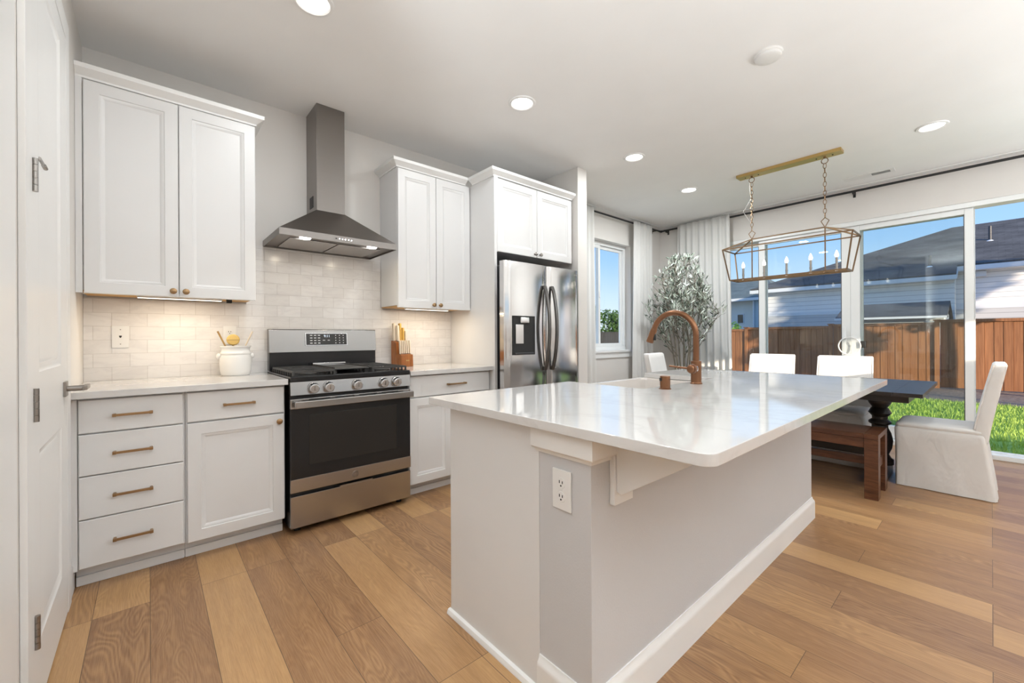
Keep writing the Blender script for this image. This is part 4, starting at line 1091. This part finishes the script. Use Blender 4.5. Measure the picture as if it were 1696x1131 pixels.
def branch(p, d, length, r, depth):
    pts = [p.copy()]; q = p.copy(); dd = d.copy(); n = 7; spread = rnd.uniform(.5, 1.55)
    for i in range(n):
        dd = (dd + Vector((rnd.uniform(-.16, .16), rnd.uniform(-.16, .16), rnd.uniform(-.02, .14)))).normalized()
        q = q + dd * length / n
        # keep clear of the wall, curtains and patio door
        q.y = min(q.y, .50); q.x = min(q.x, .34); q.z = min(q.z, 2.17)
        hr = math.hypot(q.x, q.y); lim = max(.07, .50 - .44 * max(0, q.z - 1.30)) * spread
        if hr > lim: q.x *= lim / hr; q.y *= lim / hr
        pts.append(q.copy())
    stems.tube(pts, [r * (1 - .7 * i / n) for i in range(n + 1)], 6)
    for i in range(2, n + 1):
        if depth == 0:
            for _ in range(2):
                if rnd.random() < .28: continue
                o = Vector((rnd.uniform(-1, 1), rnd.uniform(-1, 1), rnd.uniform(-.3, .8)))
                leaf(pts[i], (dd * .8 + o), rnd.uniform(.055, .088), rnd.uniform(.0055, .0088))
        elif i >= 2:
            for _ in range(2 if depth == 1 else 3):
                o = Vector((rnd.uniform(-1, 1), rnd.uniform(-1, 1), rnd.uniform(-.05, .7)))
                branch(pts[i], (dd * .55 + o * .85).normalized(), length * rnd.uniform(.34, .5), r * .5, depth - 1)
for k in range(5):
    a = 2 * PI * k / 5 + .4
    base = Vector((.035 * math.cos(a), .035 * math.sin(a), .28))
    top = Vector((.16 * math.cos(a), .16 * math.sin(a) , 1.02 + .05 * k))
    mid = (base + top) / 2 + Vector((rnd.uniform(-.02, .02), rnd.uniform(-.02, .02), 0))
    stems.tube([base, mid, top], [.013, .011, .009], 8)
    d = Vector((.30 * math.cos(a), .30 * math.sin(a), 1)).normalized()
    branch(top, d, (.80, .78, .92, .74, .82)[k], .008, 1)
    branch(mid + Vector((0, 0, .2)), (d + Vector((math.cos(a), math.sin(a), .1)) * .9).normalized(), .42, .005, 0)
    branch(top, (d + Vector((math.cos(a + .8), math.sin(a + .8), .2)) * .8).normalized(), .62, .006, 1)
    branch(top - Vector((0, 0, .12)), (d + Vector((math.cos(a - .9), math.sin(a - .9), .0)) * 1.1).normalized(), .60, .006, 1)
for k, (ax, ay, ln) in enumerate(((.05, -.10, 1.0), (-.12, .04, .85), (.02, .12, .92), (-.02, -.02, 1.0))):
    top = Vector((ax * .6, ay * .6, 1.0 + .05 * k)); stems.tube([(0, 0, .28), top * .6 + Vector((0, 0, .1)), top], [.012, .010, .008], 8)
    branch(top, Vector((ax, ay, 1)).normalized(), ln, .007, 1)
    branch(top, Vector((-ay * 5, ax * 5, 1)).normalized(), .55, .005, 1)
stems.build('stems', 'stem', t)
mb = MB(); mb._merge(lf); fo = mb.build('foliage', 'olive', t, smooth=0)

# ================================================================ OUTDOORS
GZ = -.15
tag(MB().box(D + .16, 60, -30, 60, GZ - .3, GZ - .06).build('ground', 'bark'), 'bare ground beyond the yard', 'ground')['kind'] = 'structure'
S(MB().box(D + .16, 11.7, -12, 14, GZ - .06, GZ), 'lawn_bed', 'grass', 'flat lawn surface behind the house', 'lawn')
S(MB().box(11.7, 14.9, -12, 14, GZ - .06, GZ + .005), 'bark_bed', 'bark', 'strip of bark mulch along the fence', 'mulch')
import numpy as np
rg = np.random.default_rng(4); n = 42000
gx = 6.3 + 5.5 * rg.random(n) ** .9; gy = -1.0 + 6.5 * rg.random(n)
h = .03 + .045 * rg.random(n); a = rg.random(n) * 6.283; wv_ = .004 + .004 * rg.random(n); le = (rg.random((n, 2)) - .5) * .05
V_ = np.zeros((n, 3, 3)); V_[:, 0] = np.stack([gx - np.cos(a) * wv_, gy - np.sin(a) * wv_, np.full(n, GZ)], 1); V_[:, 1] = np.stack([gx + np.cos(a) * wv_, gy + np.sin(a) * wv_, np.full(n, GZ)], 1)
V_[:, 2] = np.stack([gx + le[:, 0], gy + le[:, 1], GZ + h], 1)
me = bpy.data.meshes.new('grass_blades'); me.from_pydata(V_.reshape(-1, 3).tolist(), [], np.arange(n * 3).reshape(-1, 3).tolist()); me.materials.append(M['grass'])
o = bpy.data.objects.new('grass_blades', me); C.objects.link(o); tag(o, 'short bright green lawn grass outside the patio door', 'grass', kind='stuff')

# cedar fence, top falling slightly to the left
t = thing('wooden_fence', 'orange-brown cedar board fence across the back of the yard', 'fence', (14.6, 0, 0))
def ftop(y): return 1.505 - .022 * y
posts = [-4.3, -2.1, .875, 2.99, 5.21, 7.4, 9.6]
for a_p, b_p in zip(posts, posts[1:]):
    mb = MB(); y = a_p + .05; k = 0
    nb = round((b_p - a_p - .1) / .142); step = (b_p - a_p - .1) / nb
    for k in range(nb):
        yy = a_p + .05 + k * step; dx = .006 * ((k * 7) % 3)
        mb.box(-.0 + dx, .018 + dx, yy, yy + step - .005, GZ + .03, ftop(yy) - .02).box(.032, .045, yy - .05, yy + .05, GZ + .03, ftop(yy) - .02)
    mb.build('board_panel', 'cedar', t)
    mb = MB().box(-.03, .06, a_p + .045, b_p - .045, ftop((a_p + b_p) / 2) - .06, ftop((a_p + b_p) / 2) + .01, .003)
    mb.build('top_rail', 'cedar', t)
for p in posts:
    q = MB().box(-.045, .045, p - .045, p + .045, GZ, ftop(p) + .02, .003).build('post', 'cedar', t)
    MB().box(-.07, .07, p - .07, p + .07, ftop(p) + .02, ftop(p) + .05, .008).build('post_cap', 'cedar', q)

# shed behind the fence
t = thing('garden_shed', 'small shed with dark shingle roof right behind the fence', 'shed', (16.4, 0, 0))
MB().prism([(.1, .86, GZ), (.1, .86, 1.70), (1.2, .86, 2.10), (2.3, .86, 1.70), (2.3, .86, GZ)], (0, 2.2, 0)).build('walls', 'sidingdk', t)
MB().prism([(-.12, .78, 1.640), (-.12, .78, 1.700), (1.2, .78, 2.150), (2.5, .78, 1.700), (2.5, .78, 1.640), (1.2, .78, 2.09)], (0, 2.44, 0)).build('roof', 'shingle', t, smooth=0)
MB().box(-.15, -.12, .76, 3.24, 1.625, 1.685).box(-.15, -.10, .755, .78, 1.60, 1.70).build('fascia', 'whitepaint', t)

# neighbour house
t = thing('neighbour_house', 'blue-grey lap-sided house with dark hip roof behind the fence', 'house', (20, 0, 0))
MB().box(.35, 9, .80, 6.60, GZ, 3.10).build('wall', 'siding', t)
MB().box(1.05, 9, -14, .80, GZ, 3.45).build('wall', 'siding', t)
MB().box(.32, .35, .80, 6.62, 1.985, 2.115).box(1.02, 1.05, -14, .80, 2.03, 2.24).build('belly_band', 'whitepaint', t)
MB().box(.335, .35, .80, 6.60, GZ, 1.985).box(1.035, 1.05, -14, .80, GZ, 2.03).build('lower_siding', 'sidingdk', t)
RZ0, RZ1, RS = 3.14, 5.52, .476
vts = [(0, 6.96, RZ0), (5, 1.05, RZ1), (5, -14, RZ1), (.70, -14, RZ0 + .70 * RS), (.70, .75, RZ0 + .70 * RS), (0, .75, RZ0),
       (10, 6.96, RZ0), (10, -14, RZ0)]
fs = [(0, 1, 2, 3, 4, 5), (0, 6, 1), (6, 7, 2, 1)]
rf = MB().faces(vts, fs).build('roof', 'shingle', t, smooth=0)
md = rf.modifiers.new('thick', 'SOLIDIFY'); md.thickness = .06; md.offset = -1
MB().box(-.05, .0, .74, 6.98, 2.99, 3.135, .004).build('gutter', 'whitepaint', t)
MB().box(.63, .69, -14, .76, 3.31, 3.465, .004).build('gutter', 'whitepaint', t)
MB().prism([(0, .73, 3.00), (0, .73, 3.14), (.70, .73, 3.47), (.70, .73, 3.33)], (0, .03, 0)).build('rake_board', 'whitepaint', t)
MB().box(0, .40, .78, 6.9, 2.98, 3.0).box(.66, 1.1, -14, .76, 3.30, 3.32).build('soffit', 'whitepaint', t)
MB().box(.88, 1.05, .10, .34, 3.10, 3.28, .01).build('porch_box', 'whitepaint', t)
def vent(y, x, h):
    z = RZ0 + x * RS
    p = MB().cyl((x, y, z - .05), (x, y, z + h), .045, n=14).build('vent_pipe', 'darkgrey', t)
    MB().lathe([(0, .06), (.06, .05), (.16, .0), (.16, -.03)], (x, y, z), 20).build('flashing', 'whitepaint', p)
vent(.02, 2.9, .55); vent(1.42, .85, .42)
# far house at the left
t = thing('far_house', 'pale distant house with grey-green roof beside the left curtain', 'house', (27, 0, 0))
MB().box(.4, 8, 9.3, 17, GZ, 3.4).build('wall', 'creamwall', t)
MB().box(.1, 8, 8.0, 9.3, GZ, 3.4).build('side_bay', 'bluewall', t)
MB().faces([(-.2, 7.7, 3.38), (-.2, 17.3, 3.38), (4, 15, 5.0), (4, 9.8, 5.0), (8.4, 7.7, 3.38), (8.4, 17.3, 3.38)], [(0, 1, 2, 3), (0, 3, 4), (4, 3, 2, 5), (1, 5, 2)]).build('roof', 'shingleg', t, smooth=0)
MB().box(-.28, -.2, 7.7, 17.3, 3.24, 3.40, .004).build('gutter', 'whitepaint', t)
wd_ = MB().box(.36, .40, 9.9, 10.3, 1.9, 2.5).build('window', 'whitepaint', t); MB().box(.34, .37, 9.95, 10.25, 1.95, 2.45).build('pane', 'screen', wd_)
MB().cyl((.05, 9.25, GZ), (.05, 9.25, 3.25), .05, n=10).build('downspout', 'whitepaint', t)

def leafy(name, label, cat, centre, rad, n_, m, lsize, seed, trunk=None, group=None):
    rg = np.random.default_rng(seed)
    t = thing(name, label, cat, (centre[0], centre[1], GZ), 0, group)
    # several clumps inside the crown
    k = 14; cc = rg.normal(size=(k, 3)); cc /= np.linalg.norm(cc, axis=1)[:, None]; cc *= rg.random((k, 1)) ** .5 * .75
    pk = rg.integers(0, k, n_); p = rg.normal(size=(n_, 3)); p /= np.linalg.norm(p, axis=1)[:, None]; p = cc[pk] + p * (rg.random((n_, 1)) ** .4) * .38
    P = p * np.array(rad) + np.array([0, 0, centre[2] - GZ])
    d1 = rg.normal(size=(n_, 3)); d1 /= np.linalg.norm(d1, axis=1)[:, None]; d2 = np.cross(d1, rg.normal(size=(n_, 3))); d2 /= np.linalg.norm(d2, axis=1)[:, None]
    s = lsize * (.6 + .8 * rg.random((n_, 1)))
    Q = np.stack([P - d1 * s, P + d2 * s * .5, P + d1 * s, P - d2 * s * .5], 1).reshape(-1, 3)
    me = bpy.data.meshes.new('foliage'); me.from_pydata(Q.tolist(), [], np.arange(n_ * 4).reshape(-1, 4).tolist()); me.materials.append(M[m])
    o = bpy.data.objects.new('foliage', me); C.objects.link(o); o.parent = t
    if trunk: MB().tube([(0, 0, 0), (.05, .03, (centre[2] - GZ) * .5), (0, 0, centre[2] - GZ)], [trunk, trunk * .8, trunk * .4], 10).build('trunk', 'stem', t)
    return t
leafy('garden_bush', 'bright green bush showing above the fence at the left', 'bush', (15.9, 6.15, .75), (.5, .6, .98), 2400, 'bushleaf', .05, 11, .04)
# outside the dining window
t = thing('wooden_fence', 'dark weathered fence outside the dining window', 'fence', (0, 9.0, 0))
mb = MB()
for k in range(70): mb.box(4 + k * .142, 4 + k * .142 + .138, 0, .02, GZ - .05, 1.28)
mb.build('board_panel', 'greyfence', t)
MB().box(4, 13.95, -.03, .05, 1.28, 1.32).build('top_rail', 'greyfence', t)
leafy('tree', 'dense dark green tree at the left edge of the dining window', 'tree', (11.6, 9.75, 1.75), (1.0, .7, 1.0), 5000, 'leaf', .07, 21, .12)
leafy('tree', 'low dark green tree at the right of the dining window', 'tree', (15.3, 10.6, 1.2), (1.3, .8, 1.15), 5000, 'leaf', .07, 22, .12)
# trees south of the yard whose shade falls on the fence and the neighbour house
leafy('tree', 'yard tree casting shade, outside the frame', 'tree', (12.4, -3.4, 3.05), (1.2, 1.7, 1.15), 3800, 'leaf', .10, 31, .10, 'shade trees outside the frame')
leafy('tree', 'yard tree casting shade, outside the frame', 'tree', (13.7, -9.7, 5.2), (2.2, 5.4, 1.8), 13000, 'leaf', .14, 32, .16, 'shade trees outside the frame')
leafy('tree', 'yard tree casting shade, outside the frame', 'tree', (9.6, -5.3, 2.6), (1.0, 1.7, 1.2), 3400, 'leaf', .09, 33, .08, 'shade trees outside the frame')
